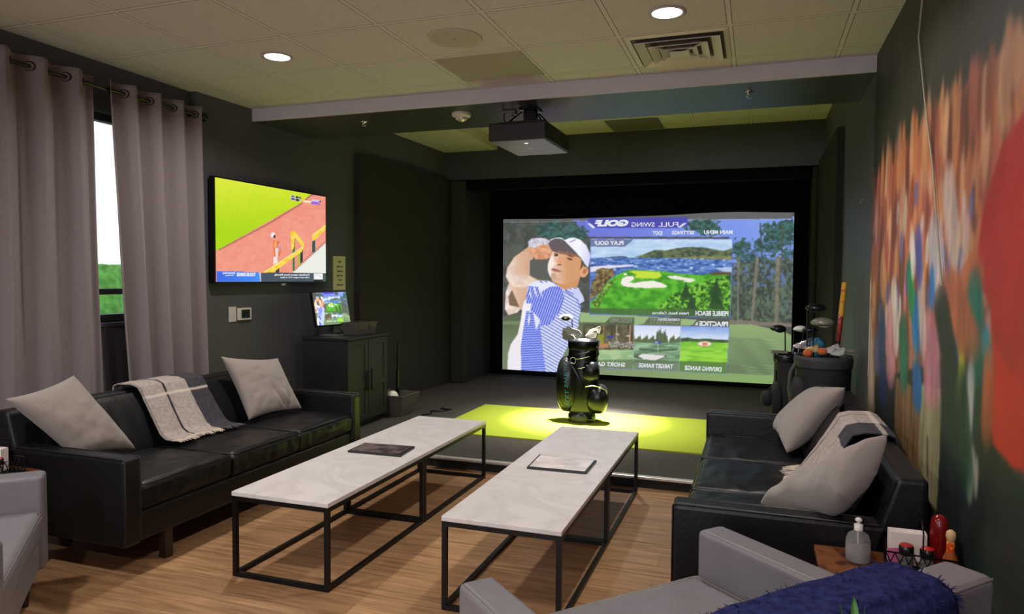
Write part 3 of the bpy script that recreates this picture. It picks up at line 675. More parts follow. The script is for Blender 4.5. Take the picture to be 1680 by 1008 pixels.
def club_chair(label, loc, rot):
    """local frame: front edge on x=0 facing +x, body towards -x, y centred"""
    t = thing('club_chair', label, 'armchair', loc, rot); W_, D_, aw = 1.04, .90, .115
    def b(n, x0, x1, y0, y1, z0, z1, bev=.02, m=grey_m): return MB().box(x0, x1, y0, y1, z0, z1).build(n, m, t, bevel=bev, bseg=4)
    b('base', -D_+.03, -.02, -W_/2+.02, W_/2-.02, .16, .30)
    for s in (-1, 1):
        y0, y1 = (-W_/2, -W_/2+aw) if s < 0 else (W_/2-aw, W_/2)
        a = b('arm', -D_+.02, 0, y0, y1, .16, .585)
        for yy in (y0+.012, y1-.012):
            MB().tube([(-.006,yy,.17),(-.006,yy,.568),(-.018,yy,.580),(-D_+.06,yy,.580)], .004, 6).build('piping', greyp_m, a)
    bk = MB().hexa([(-D_,-W_/2,.16),(-D_+.26,-W_/2,.16),(-D_+.26,W_/2,.16),(-D_,W_/2,.16)], [(-D_-.02,-W_/2,.745),(-D_+.11,-W_/2,.745),(-D_+.11,W_/2,.745),(-D_-.02,W_/2,.745)]).build('backrest', grey_m, t, bevel=.025, bseg=4)
    for xx in (-D_-.012, -D_+.10):
        MB().tube([(xx,-W_/2+.012,.735),(xx,W_/2-.012,.735)], .004, 6).build('piping', greyp_m, bk)
    s = softbox(-D_+.2, -.004, -W_/2+aw+.004, W_/2-aw-.004, .295, .43, .02, seed=9, wr=.002).build('seat_cushion', grey_m, t)
    MB().tube([(-.6,-W_/2+aw+.014,.425),(-.02,-W_/2+aw+.014,.425),(-.008,-W_/2+aw+.03,.42),(-.008,W_/2-aw-.03,.42),(-.02,W_/2-aw-.014,.425),(-.6,W_/2-aw-.014,.425)], .004, 6).build('piping', greyp_m, s)
    for x in (-.08, -D_+.08):
        for y in (-W_/2+.09, W_/2-.09): MB().lathe([(.014,0),(.026,.165)], 12, Matrix.Translation((x,y,0))).build('leg', legw_m, t)
    return t
# right chair: front corners (-.82,1.83) and (-.095,2.63)
c1 = Vector((-.455, 2.235, 0)); club_chair('grey leather club chair in the foreground with a blue throw on its back', c1, math.atan2(.67, -.74))
c2 = Vector((-2.665, 1.935, 0)); club_chair('grey leather club chair cut off by the left edge, in front of the window sofa', c2, math.atan2(.707, .707))

# ---- coffee tables
def marble():
    m = bpy.data.materials.new('white marble top'); m.use_nodes = True; nt = m.node_tree; N = nt.nodes; L = nt.links; b = N['Principled BSDF']
    tc = N.new('ShaderNodeTexCoord'); n = N.new('ShaderNodeTexNoise'); n.inputs['Scale'].default_value = 2.2; n.inputs['Detail'].default_value = 9; n.inputs['Distortion'].default_value = 1.6
    L.new(tc.outputs['Object'], n.inputs['Vector'])
    cr = N.new('ShaderNodeValToRGB'); L.new(n.outputs['Fac'], cr.inputs['Fac']); e = cr.color_ramp.elements
    e[0].position = .40; e[0].color = lin((206,202,200))+(1,); e[1].position = .56; e[1].color = lin((208,204,202))+(1,); x = cr.color_ramp.elements.new(.49); x.color = lin((196,192,190))+(1,)
    L.new(cr.outputs['Color'], b.inputs['Base Color']); b.inputs['Roughness'].default_value = .32; b.inputs['Specular IOR Level'].default_value = .35
    MATS['marble'] = m; return m
marble_m = marble()
def coffee_table(label, x0, y0):
    w_, l_, h_ = .548, 1.006, .42
    t = thing('coffee_table', label, 'coffee table', (x0+w_/2, y0+l_/2, 0), 0, 'marble coffee tables')
    MB().box(-w_/2, w_/2, -l_/2, l_/2, h_-.022, h_).build('table_top', marble_m, t, bevel=.003)
    r = .011; X, Y = w_/2-r-.002, l_/2-r-.002
    for sx in (-1, 1):
        for sy in (-1, 1): MB().box(sx*X-r, sx*X+r, sy*Y-r, sy*Y+r, 0, h_-.022).build('leg', frame_b, t)
    for z in (r, h_-.022-r):
        nm = 'floor_rail' if z < .1 else 'top_rail'
        for sx in (-1, 1): MB().box(sx*X-r, sx*X+r, -Y+r, Y-r, z-r, z+r).build(nm, frame_b, t)
        for sy in (-1, 1): MB().box(-X+r, X-r, sy*Y-r, sy*Y+r, z-r, z+r).build(nm, frame_b, t)
    return t
coffee_table('white marble coffee table nearest the window sofa and the camera', -2.397, 2.755)
coffee_table('white marble coffee table at the far end beside the window sofa', -2.397, 3.764)
coffee_table('white marble coffee table nearest the camera in the right-hand row', -1.290, 2.785)
coffee_table('white marble coffee table at the far end of the right-hand row, before the golf bag', -1.290, 3.794)

# ---- menus
def menu(label, pts, inner, cover):
    p = [Vector(q) for q in pts]; z0 = .42
    t = thing('menu_folder', label, 'menu', (0,0,0)); up = Vector((0,0,1))
    c_ = sum(p, Vector())/4; t.location = (c_.x, c_.y, z0); q = [Vector((a.x-c_.x, a.y-c_.y, 0)) for a in p]
    MB().hexa(q, [a+up*.012 for a in q]).build('cover', cover, t, bevel=.003)
    qi = [a*.93+up*.0123 for a in q]
    nu = 30; X, Y = np.meshgrid(np.linspace(0, 1, nu), np.linspace(0, 1, nu))
    cv = Cv(X, Y); cv.put(cv.clip, inner)
    P = np.zeros(X.shape+(3,))
    Q = [np.array(a) for a in qi]
    P = (Q[0]*(1-X[..., None])*(1-Y[..., None])+Q[1]*X[..., None]*(1-Y[..., None])+Q[2]*X[..., None]*Y[..., None]+Q[3]*(1-X[..., None])*Y[..., None])
    P[..., 2] += .0012
    painted_mesh('page', P, cv.C, attr_mat('menu page', 0, .18), t)
def corners(L): return [atz(x, y, .43) for x, y in L]
menu('closed dark menu folder with a grey page lying on the left coffee tables', corners([(570,740),(657,748),(681,733),(598,727)]), speck((66,58,60), (112,100,98), .18, .22, 90), mat('dark menu cover', (30,28,32), rough=.4))
menu('menu with pale clear sleeve lying across the seam of the right coffee tables', corners([(864,767),(962,776),(979,756),(885,746)]), speck((226,220,216), (196,190,190), .25, .2, 91), mat('black menu cover', (24,22,24), rough=.4))

# ---- cushions
def cushion(label, cs, th, group=None, seed=0, fold=0, bend=0):
    P4 = [Vector(q) for q in cs]; cen = sum(P4, Vector())/4
    n = ((P4[1]-P4[0]).cross(P4[3]-P4[0])).normalized(); N_ = 44
    def base(u, v):
        p = P4[0]*(1-u)*(1-v)+P4[1]*u*(1-v)+P4[2]*u*v+P4[3]*(1-u)*v
        # sides pulled in between the corners
        a = (2*u-1); b = (2*v-1); k = .09
        du = (P4[1]-P4[0]); dv_ = (P4[3]-P4[0])
        p = p - du*(k*a*abs(a)**1.0*(1-b*b))*.5 - dv_*(k*b*abs(b)*(1-a*a))*.5
        return p
    def fn(s):
        def g(u, v):
            a, b = abs(2*u-1), abs(2*v-1)
            h = th*.5*((1-a**2.8)*(1-b**2.8))**.5
            p = base(u, v)
            w = .012*mnoise.noise(p*8+Vector((seed, 0, 0)))+.006*mnoise.noise(p*20+Vector((0,seed,0)))
            e = (1-a**6)*(1-b**6)
            f_ = 0
            if fold:
                d = abs((u-.62)+.35*(v-.25)); f_ = -fold*math.exp(-(d/.045)**2)*max(0, 1-v*1.9)-fold*.7*math.exp(-(abs((u-.78)-.2*(v-.2))/.03)**2)*max(0, 1-v*2.4)+fold*.5*math.exp(-(abs(u-.7)/.05)**2)*max(0, 1-v*2.2)
            q = p+n*(s*h+(w+f_)*e*(1 if s > 0 else .4))
            q = q+n*bend*(1-(2*u-1)**2)
            return q-cen
        return g
    o = MB().grid(N_, N_, fn(1)).grid(N_, N_, fn(-1), flip=True).build('cushion', fabric_m, loc=cen, weld=True)
    rim = [base(0, 0).lerp(base(0, 0), 0)]
    pts = []
    for k in range(20): pts.append(base(k/20, 0))
    for k in range(20): pts.append(base(1, k/20))
    for k in range(20): pts.append(base(1-k/20, 1))
    for k in range(20): pts.append(base(0, 1-k/20))
    return tag(o, label, 'cushion', group)
GP = 'grey cushions on the sofas'
# plane of the left sofa back: leaning
nL = (1, 0, .42); pL = (-3.27, 3, .45)
A_ = [atpl(x, y, pL, nL) for x, y in ((126,752),(224,738),(121,616),(8,655))]
cushion('oatmeal cushion standing on one corner at the near end of the window sofa', A_, .15, GP, 1)
pB = (-3.22, 4.2, .45); nB = (1, -.25, .5)
B_ = [atpl(x, y, pB, nB) for x, y in ((408,690),(496,671),(456,588),(362,585))]
cushion('oatmeal cushion with a creased lower corner at the far end of the window sofa', B_, .14, GP, 2, fold=.06)
# right sofa
def pt(px, py, z): return atz(px, py, z)
C_ = [pt(1290,744,.475), pt(1268,704,.50), Vector((.50, 4.86, .84)), Vector((.56, 4.38, .80))]
C_[3] = aty(1387, 636, C_[0].y+.02); C_[2] = aty(1350, 636, C_[1].y)
cushion('oatmeal cushion leaning on the back at the far end of the mural sofa', C_, .20, GP, 3)
D_ = [pt(1246,827,.475), pt(1300,775,.50), Vector((.44, 3.36, .83)), Vector((.52, 3.0, .74))]
A0, T0 = atz(1246, 827, .475), atx(1458, 713, .42); M0 = (A0+T0)/2
D_ = [A0, M0+Vector((.06,-.25,.0)), T0, M0+Vector((-.04,.31,-.12))]
cushion('oatmeal cushion slumped against the back at the near end of the mural sofa', D_, .18, GP, 4, bend=-.04)

# ---- throws
def throw(label, path, ya, yb, stripes, skew, front_rows, seed):
    """path: list of (x,z) from behind the back over the top to the seat; ya/yb: y range"""
    P = [Vector((x, 0, z)) for x, z in path]; L_ = [0]
    for a, b in zip(P, P[1:]): L_.append(L_[-1]+(b-a).length)
    def at_(t):
        d = t*L_[-1]
        for i in range(len(P)-1):
            if d <= L_[i+1] or i == len(P)-2: return P[i].lerp(P[i+1], (d-L_[i])/(L_[i+1]-L_[i]))
    nv_, nu_ = 110, 90
    U, V = np.meshgrid(np.linspace(0, 1, nu_), np.linspace(0, 1, nv_))
    G_ = np.zeros(U.shape+(3,)); sgn = 1 if path[-1][0] > path[0][0] else -1
    for j in range(nv_):
        for i in range(nu_):
            u, v = U[j, i], V[j, i]; q = at_(v); y = ya+(yb-ya)*u+skew*(v-.5)
            k = max(0, v-.35)
            off = .006*math.sin(u*17+v*3+seed)*k*2+.010*math.sin(u*7.3+seed)*k*1.6+.003*mnoise.noise(Vector((u*20, v*20, seed)))
            G_[j, i] = (q.x+sgn*(.010+off), y+.02*math.sin(v*5+u*2)*k, q.z+.008+.003*mnoise.noise(Vector((u*9, v*9, 3))))
    cv = Cv(U, V); cv.put(cv.clip, speck((176,164,156), (150,140,134), .012, .012, 61)); stripes(cv)
    o = painted_mesh('throw_blanket', G_, cv.C, attr_mat('woven throw', 0, .95, .5, 400)); d = o.modifiers.new('s', 'SOLIDIFY'); d.thickness = .007
    tag(o, label, 'throw blanket', 'striped woven throws on the sofas')
    fr = MB(); dk = MB(); rr = random.Random(seed)
    for i in range(72):
        u = i/71; a = Vector(G_[-1, min(nu_-1, int(u*(nu_-1)))]); dirv = Vector((sgn*rr.uniform(.4, .9), rr.uniform(-.25, .25), -.25)).normalized()*rr.uniform(.05, .08)
        z_ = a.z
        m_ = a+dirv*.5+Vector((0, 0, .004)); e_ = a+dirv; e_.z = max(e_.z, .479)
        m_.z = max(m_.z, .484); a.z = max(a.z, .482)
        (dk if u > .7 and cv.C[-1, min(nu_-1, int(u*(nu_-1))), 0] < 110 else fr).tube([a, m_, e_], [.004, .0042, .0025], 5)
    fr.build('fringe', mat('cream fringe', (186,172,156), rough=.95), o)
    if dk.v: dk.build('fringe', mat('charcoal fringe', (70,66,72), rough=.95), o)
    return o
def st1(c):
    c.put(c.X > .70, speck((62,60,68), (46,44,52), .012, .012, 62)); c.put((abs(c.X-.36) < .012), (34,34,44)); c.put((abs(c.V_ if hasattr(c, 'V_') else c.Y-.60) < .010), (206,196,182), .85); c.put(abs(c.X-.02) < .012, (90,84,92), .6)
TP = [(-3.745,.50),(-3.745,.70),(-3.735,.775),(-3.70,.79),(-3.60,.79),(-3.55,.775),(-3.455,.62),(-3.375,.50),(-3.335,.474),(-3.28,.470)]
throw('grey and charcoal striped throw draped over the back of the window sofa', TP, 3.27, 3.80, st1, .02, 0, 2)
def st2(c):
    c.put((c.X < .42) & (c.Y < .66), speck((62,60,68), (46,44,52), .012, .012, 63)); c.put(abs(c.X-.80) < .012, (60,56,64)); c.put(abs(c.Y-.40) < .014, (206,196,182), .7)
throw('grey and charcoal striped throw draped over the back of the mural sofa', [(-3.13-x, z) for x, z in TP[:-2]]+[(.225,.485)], 3.42, 3.98, st2, -.05, 0, 3)

# blue shaggy throw over the back of the foreground chair
blue_m = mat('royal blue shag', (36,41,82), rough=1, spec=.05, var=.45, vscale=50, bump=.8, bscale=90)
ch = Matrix.Translation(c1) @ Matrix.Rotation(math.atan2(.67, -.74), 4, 'Z')
prof = [(-.93,.45),(-.935,.60),(-.93,.735),(-.905,.765),(-.80,.765),(-.77,.745),(-.69,.60),(-.64,.50),(-.60,.452),(-.42,.452)]
def bt(u, v):
    k = v*(len(prof)-1); i = min(int(k), len(prof)-2); f_ = k-i
    x = prof[i][0]*(1-f_)+prof[i+1][0]*f_; z = prof[i][1]*(1-f_)+prof[i+1][1]*f_
    y = .27-(.27+.46)*u+.02*math.sin(v*6)
    sg = -1 if v < .3 else 1
    x += (.012+.010*mnoise.noise(Vector((u*6, v*6, 1))))*(1 if v > .5 else (-1 if v < .3 else 0)); z += .006+.008*mnoise.noise(Vector((u*8, v*5, 4)))
    return ch @ Vector((x, -y, z))
bl = MB().grid(50, 70, bt).build('throw_blanket', blue_m); d = bl.modifiers.new('s', 'SOLIDIFY'); d.thickness = .012
tag(bl, 'shaggy royal blue throw over the back of the foreground club chair', 'throw blanket')
rr = random.Random(11); sh = MB()
for k in range(5200):
    u, v = rr.random(), rr.uniform(.12, 1)
    if rr.random() < .22: u = rr.choice([0, 1])
    if rr.random() < .08: v = 1
    p = bt(u, v); q = bt(min(1, u+.02), v); w_ = bt(u, min(1, v+.02)); 
    nn = (q-p).cross(w_-p); nn = nn.normalized() if nn.length > 1e-9 else Vector((0,0,1))
    if nn.z < 0: nn = -nn
    d_ = (nn*.5+Vector((rr.uniform(-1,1), rr.uniform(-1,1), rr.uniform(-.7,.3)))).normalized()*rr.uniform(.018, .034)
    s_v = d_.cross(Vector((rr.random(), rr.random(), rr.random()))).normalized()*.0022
    sh.add([p-s_v, p+s_v, p+d_*.6+s_v*.8+Vector((0,0,-.002)), p+d_+Vector((0,0,-.006)), p+d_*.6-s_v*.8+Vector((0,0,-.002))], [(0,1,2,3,4)])
tag(sh.build('pile', blue_m, bl), kind='stuff')
# ------------------------------------------------------------------ pictures on screens
def proj_np(P):  # mesh points to image pixels; screen pictures are traced in those pixels
    d = P-np.array([0, 0, CAMH]); r, dd, f = (np.array(v) for v in (RR, DD, FF)); w_ = d @ f
    return (d @ r)/w_*FPX+840, (d @ dd)/w_*FPX+504
rayn = lambda X, Y: (X-840)[..., None]*np.array(RR)+(Y-504)[..., None]*np.array(DD)+FPX*np.array(FF)
# projected golf screen: a hanging cloth 3.87 m wide
sx0, sx1, sz0, sz1 = -3.438, .424, .150, 2.315
def topz(x):   # the sagging top hem
    u = (x-sx0)/(sx1-sx0); return 2.300+.030*math.exp(-((u-.79)/.17)**2)-.010*math.sin(PI*min(1, u*2.2))*(u < .45)
nx_, nz_ = 620, 350
xs = np.linspace(sx0, sx1, nx_); tz = np.array([topz(x) for x in xs])
V_ = np.linspace(0, 1, nz_)[:, None]; Zs = tz[None, :]*(1-V_)+(sz0-.012*(xs-sx0)/(sx1-sx0))[None, :]*V_
Xs = np.repeat(xs[None, :], nz_, 0)
Ps = np.stack([Xs, np.full_like(Xs, 9.38), Zs], -1)
YSCR = 9.38
k_ = YSCR/9.5   # same cloth, scaled about the camera to a nearer depth
Ps[..., 0] *= k_; Ps[..., 2] = CAMH+(Ps[..., 2]-CAMH)*k_
PX, PY = proj_np(Ps)
scr = thing('projection_screen', 'wide projection screen showing a golf menu with a swinging golfer in white cap', 'screen', (0,0,0))
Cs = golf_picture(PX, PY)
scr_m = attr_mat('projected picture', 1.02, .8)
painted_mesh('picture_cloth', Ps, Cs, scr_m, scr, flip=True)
white_e = mat('projected white lettering', (20,20,20), emis=(236,238,248), estr=.9); dim_e = mat('projected grey lettering', (20,20,20), emis=(132,140,120), estr=.9)
def stext(s, x0, y0, x1, y1, slope=0, m=None, bold=.02, shear=0):
    """px box of the word on the cloth, slope = fall of the base line to the right"""
    P = lambda a, b: aty(a, b, YSCR-.004)
    tl, tr, bl_ = P(x0, y0), P(x1, y0+slope), P(x0, y1)
    text_part(s, bl_, P(x1, y1+slope)-bl_, tl-bl_, m or white_e, scr, bold, 'menu_lettering', shear)
stext('GOLF', 975.5, 361, 1031, 372, -.3, bold=.07, shear=-.25)
stext('SWING', 1036, 365, 1074, 372.5, -.15, bold=.01); stext('FULL', 1080, 364.8, 1113, 372.3, -.15, bold=.01)
stext('MAIN MENU', 1155, 378, 1202, 384.5, -.2, bold=.03); stext('SETTINGS', 1102, 379, 1139, 385, -.2, bold=.03); stext('EXIT', 1070.5, 379.5, 1086.5, 386, -.1, bold=.03)
stext('PLAY GOLF', 975, 395.5, 1023, 402.5, -.2, bold=.04); stext('PEBBLE BEACH', 1141, 510, 1195, 518, 1, bold=.03); stext('Pebble Beach, California', 1070, 511.5, 1130, 516.5, .8)
stext('PRACTICE', 1147, 527, 1194.5, 535, 1, bold=.05); stext('CONTESTS', 1066, 523.5, 1114, 532, .8, dim_e, .03); stext('RESUME', 1001, 521, 1037, 529.5, .8, dim_e, .03); stext('COMING SOON', 1080, 522.5, 1115, 526.5, .5, bold=.04)
stext('SHORT GAME', 968, 593.5, 1025.5, 600.5, 2, bold=.03, shear=-.1); stext('TARGET RANGE', 1047.5, 596, 1104.5, 603, 2.4, bold=.03, shear=-.1); stext('DRIVING RANGE', 1123, 600, 1184, 607.5, 3, bold=.03, shear=-.1)

# wall television
tvn = Vector((1, -.0392, 0)); tvp = Vector((LW(5)+.075, 5, 1.8))
cn = [atpl(x, y, tvp, tvn) for x, y in ((351.6,288.7),(534.4,324.9),(534.4,462.8),(355.5,461.8))]
ya, yb = (cn[0].y+cn[3].y)/2, (cn[1].y+cn[2].y)/2; za, zb = (cn[2].z+cn[3].z)/2, (cn[0].z+cn[1].z)/2
tx = lambda y: tvp.x+(y-5)*.0392
tv = thing('television', 'large wall television showing a baseball field, left of the paper notice', 'television', (0,0,0))
b_ = .012
def tvbox(n, m, y0, y1, z0, z1, d0, d1, par, bev=.003):
    return MB().hexa([(tx(y0)+d0,y0,z0),(tx(y0)+d1,y0,z0),(tx(y1)+d1,y1,z0),(tx(y1)+d0,y1,z0)], [(tx(y0)+d0,y0,z1),(tx(y0)+d1,y0,z1),(tx(y1)+d1,y1,z1),(tx(y1)+d0,y1,z1)]).build(n, m, par, bevel=bev)
gloss = mat('glossy black plastic', (14,14,15), rough=.25)
tvbox('housing', gloss, ya-b_, yb+b_, za-b_*1.3, zb+b_, -.05, -.002, tv)
tvbox('wall_bracket', frame_b, (ya+yb)/2-.25, (ya+yb)/2+.25, 1.65, 2.0, -.085, -.05, tv)
tvbox('logo_tab', mat('silver tab', (150,150,146), rough=.4), (ya+yb)/2-.02+.10, (ya+yb)/2+.02+.10, za-.035, za-.014, -.02, -.004, tv)
Yt, Zt = np.meshgrid(np.linspace(ya, yb, 300), np.linspace(zb, za, 190))
Pt = np.stack([tvp.x+(Yt-5)*.0392, Yt, Zt], -1); X, Y = proj_np(Pt)
c = Cv(X, Y); Z = lambda *p: [(340+x*.1934, 280+y*.1934) for x, y in p]
c.put(c.clip, speck((248,160,136), (244,150,128), 9, 6, 81))
c.poly(Z((0,0),(880,200),(820,260),(100,668),(60,680),(0,700)), lambda X, Y: mixn((222,236,60), (176,220,10), (Y-300)/80+.35*(fbm(X/5, Y/4, 82)-.5)))
c.line(Z((1020,150),(870,215),(790,285),(520,450),(100,672)), 1.8, (168,112,90)); c.line(Z((1020,160),(874,222),(794,293),(524,458),(104,682)), 1.0, (214,130,112))
c.poly(Z((720,870),(1010,610),(1010,950),(700,950)), (240,242,232))
for k in range(18):
    p, q = Z((750+k*15, 850-k*13.6), (730+k*15, 836-k*13.6)); c.line([p, q], .8, (50,70,60))
c.poly(Z((720,540),(745,560),(745,850),(720,850)), (206,140,110)); c.poly(Z((726,590),(742,590),(742,850),(726,850)), (46,120,60)); c.poly(Z((790,660),(812,650),(812,770),(790,790)), (40,56,60)); c.poly(Z((770,680),(790,670),(788,800),(770,820)), (170,190,60))
c.poly(Z((890,590),(916,580),(916,690),(890,700)), (38,84,84)); c.poly(Z((585,820),(612,800),(610,865),(580,865)), (50,70,50))
yel = speck((255,226,92), (246,206,40), 5, 3, 84)
c.poly(Z((470,865),(790,660),(815,618),(825,650),(800,690),(560,865)), yel); c.poly(Z((706,520),(740,510),(825,620),(800,640),(742,565),(735,660),(716,680)), yel); c.poly(Z((888,545),(1005,455),(1005,500),(915,590),(890,600)), yel)
c.line(Z((490,860),(800,655)), .8, (255,246,180)); c.line(Z((890,560),(1005,472)), .8, (255,246,180))
c.ell(*Z((558,548))[0], 3.8, 4.6, (244,238,240)); c.ell(*Z((570,560))[0], 2, 3, (120,60,50))
c.poly(Z((560,590),(610,600),(628,690),(605,745),(595,700),(575,740),(560,680)), (238,120,50)); c.poly(Z((570,600),(585,590),(590,650),(565,660)), (250,170,110)); c.poly(Z((575,660),(600,655),(602,740),(580,735)), (240,220,214)); c.poly(Z((600,620),(615,625),(612,690),(602,690)), (216,160,200))
c.poly(Z((560,735),(590,730),(600,780),(560,800)), (250,236,226))
c.poly(Z((80,852),(450,864),(456,945),(80,945)), lambda X, Y: mixn((62,108,232), (70,150,250), (X-356)/80)); c.poly(Z((438,862),(456,864),(458,945),(450,945)), (200,200,220))
c.poly(Z((456,866),(1010,872),(1010,950),(456,950)), (72,84,98)); c.poly(Z((905,872),(980,874),(980,925),(905,923)), (248,248,250)); c.poly(Z((905,925),(980,927),(980,948),(905,948)), (14,16,20)); c.line(Z((920,890),(940,884),(965,905)), .8, (190,190,200)); c.poly(Z((985,872),(1008,872),(1008,950),(985,950)), (70,90,90))
c.poly(Z((708,205),(798,225),(796,262),(708,252)), (214,220,190)); c.poly(Z((715,210),(740,214),(738,228),(714,224)), (70,80,100)); c.poly(Z((748,215),(772,220),(770,236),(748,230)), (20,24,20)); c.poly(Z((776,222),(798,230),(796,240),(776,234)), (30,30,40)); c.poly(Z((712,232),(745,236),(743,252),(712,248)), (84,76,150)); c.poly(Z((748,238),(782,244),(780,264),(748,256)), (50,60,50))
c.poly(Z((796,246),(880,256),(880,280),(796,268)), (252,190,120)); c.poly(Z((820,254),(880,262),(880,272),(820,264)), (250,240,236)); c.poly(Z((884,244),(962,252),(962,268),(884,262)), (214,200,250)); c.poly(Z((884,262),(940,266),(962,292),(884,286)), (160,110,224)); c.ell(*Z((957,262))[0], 1.2, 1.5, (20,20,30))
tvs = painted_mesh('screen', Pt, c.C, attr_mat('television picture', .95, .2), tv, flip=True)
tvw = mat('television lettering', (20,20,20), emis=(246,248,255), estr=.9)
def tvt(s, x0, y0, x1, y1, b=.03):
    q = [atpl(*Z(p)[0], tvp+tvn*.002, tvn) for p in ((x0,y1),(x1,y1),(x0,y0))]
    text_part(s, q[0], q[1]-q[0], q[2]-q[0], tvw, tvs, b, 'ticker_lettering')
tvt('YOUR BIG INNINGS', 250, 866, 412, 898, .06); tvt('TRANSACTIONS', 130, 862, 240, 880); tvt('today', 150, 884, 225, 897)
tvt('Cardinals return from Florida', 570, 876, 868, 893); tvt('rehab start begins 7/27 at Mets', 620, 900, 868, 916)

# small monitor on the cabinet
mp, mn = Vector((-3.8, 5.47, 1.05)), Vector((.98, -.18, .16))
q4 = [atpl(x, y, mp, mn) for x, y in ((512.3,480.8),(567.5,479),(575.2,530.5),(520.6,534.5))]
mon = thing('monitor', 'small monitor on the cabinet repeating the golf menu', 'monitor', (0,0,0))
nn = mn.normalized(); mc = sum(q4, Vector())/4; big = [mc+(p-mc)*1.03 for p in q4]; big[2] += Vector((0,0,-.01)); big[3] += Vector((0,0,-.01))
MB().hexa([p-nn*.03 for p in big], [p-nn*.002 for p in big]).build('housing', gloss, mon, bevel=.003)
un, vn = 110, 70; U, V = np.meshgrid(np.linspace(0, 1, un), np.linspace(0, 1, vn)); Q = [np.array(p) for p in q4]
Pq = Q[0]*(1-U[..., None])*(1-V[..., None])+Q[1]*U[..., None]*(1-V[..., None])+Q[2]*U[..., None]*V[..., None]+Q[3]*(1-U[..., None])*V[..., None]
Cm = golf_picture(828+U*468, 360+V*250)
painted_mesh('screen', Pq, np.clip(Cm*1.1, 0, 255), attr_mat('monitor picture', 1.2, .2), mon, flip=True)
bc_ = (big[2]+big[3])/2-nn*.03
MB().tube([bc_+Vector((0,0,.1)), (bc_.x-.01, bc_.y, .935)], .016, 10).build('stand_neck', gloss, mon)
MB().box(-.09, .09, -.12, .12, .915, .925, Matrix.Translation((bc_.x+.02, bc_.y, 0))).build('stand_foot', mat('grey plastic', (110,108,104), rough=.5), mon, bevel=.003)
MB().tube([bc_+Vector((.03,.02,.0)), (bc_.x+.08, bc_.y+.05, .95), (bc_.x+.10, bc_.y-.02, .932), (bc_.x+.05, bc_.y-.08, .94), (bc_.x-.03, bc_.y-.04, .97)], .005, 6).build('cable', gloss, mon)

# paper notice, switch, thermostat, all flat on the television wall
def wallbox(name, m, x0, y0, x1, y1, d, par=None, bev=.002, off=0, back=None):
    p_ = Vector((LW(5)+d, 5, 1)); A0 = [atpl(x, y, p_, tvn) for x, y in ((x0,y0),(x1,y1))]
    y_0, y_1 = A0[0].y, A0[1].y; z1_, z0_ = A0[0].z, A0[1].z; k = lambda y, o: (LW(y)+o, y)
    o0 = 0 if back is None else back
    return MB().hexa([(*k(y_0,o0),z0_),(*k(y_0,d),z0_),(*k(y_1,d),z0_),(*k(y_1,o0),z0_)], [(*k(y_0,o0),z1_),(*k(y_0,d),z1_),(*k(y_1,d),z1_),(*k(y_1,o0),z1_)]).build(name, m, par, bevel=bev), (y_0, y_1, z0_, z1_)
nt_ = thing('paper_notice', 'narrow cream paper notice taped beside the television', 'notice')
sheet, (a, b, z0, z1) = wallbox('sheet', mat('cream paper', (206,200,164), rough=.9), 546.8, 420, 566.8, 476, .004, nt_, 0)
ink = mat('black ink', (40,38,34), rough=.9)
for s, (u0, u1), (v0, v1) in (('NO', (.40,.62), (.80,.87)), ('ALCOHOL', (.22,.80), (.665,.715)), ('DRINKS', (.28,.76), (.53,.58)), ('ON THE', (.28,.76), (.40,.45)), ('MAT', (.40,.66), (.27,.32)), ('PLEASE', (.28,.80), (.13,.18))):
    y_a, y_b = a+(b-a)*u0, a+(b-a)*u1; O = Vector((LW(y_a)+.0055, y_a, z0+(z1-z0)*v0)); text_part(s, O, Vector((LW(y_b)+.0055, y_b, O.z))-O, Vector((0,0,(z1-z0)*(v1-v0))), ink, sheet, .04, 'printed_line')
offw = mat('off white plastic', (200,192,186), rough=.4)
sw = thing('light_switch', 'off-white light switch plate under the television', 'light switch'); pl_, (a, b, z0, z1) = wallbox('plate', offw, 376, 504, 388, 528, .008, sw)
MB().box(-.0, .006, -.012, .012, -.03, .03, Matrix.Translation((LW((a+b)/2)+.007, (a+b)/2, (z0+z1)/2))).build('rocker', offw, pl_, bevel=.002)
th = thing('thermostat', 'white thermostat with black display right of the light switch', 'thermostat'); bd, (a, b, z0, z1) = wallbox('housing', offw, 392, 506, 413, 524.5, .022, th, .004)
y_a, y_b = a+(b-a)*.2, a+(b-a)*.86
MB().hexa([(LW(y_a)+.02,y_a,z0+(z1-z0)*.16),(LW(y_a)+.0235,y_a,z0+(z1-z0)*.16),(LW(y_b)+.0235,y_b,z0+(z1-z0)*.16),(LW(y_b)+.02,y_b,z0+(z1-z0)*.16)], [(LW(y_a)+.02,y_a,z0+(z1-z0)*.86),(LW(y_a)+.0235,y_a,z0+(z1-z0)*.86),(LW(y_b)+.0235,y_b,z0+(z1-z0)*.86),(LW(y_b)+.02,y_b,z0+(z1-z0)*.86)]).build('display', gloss, bd)

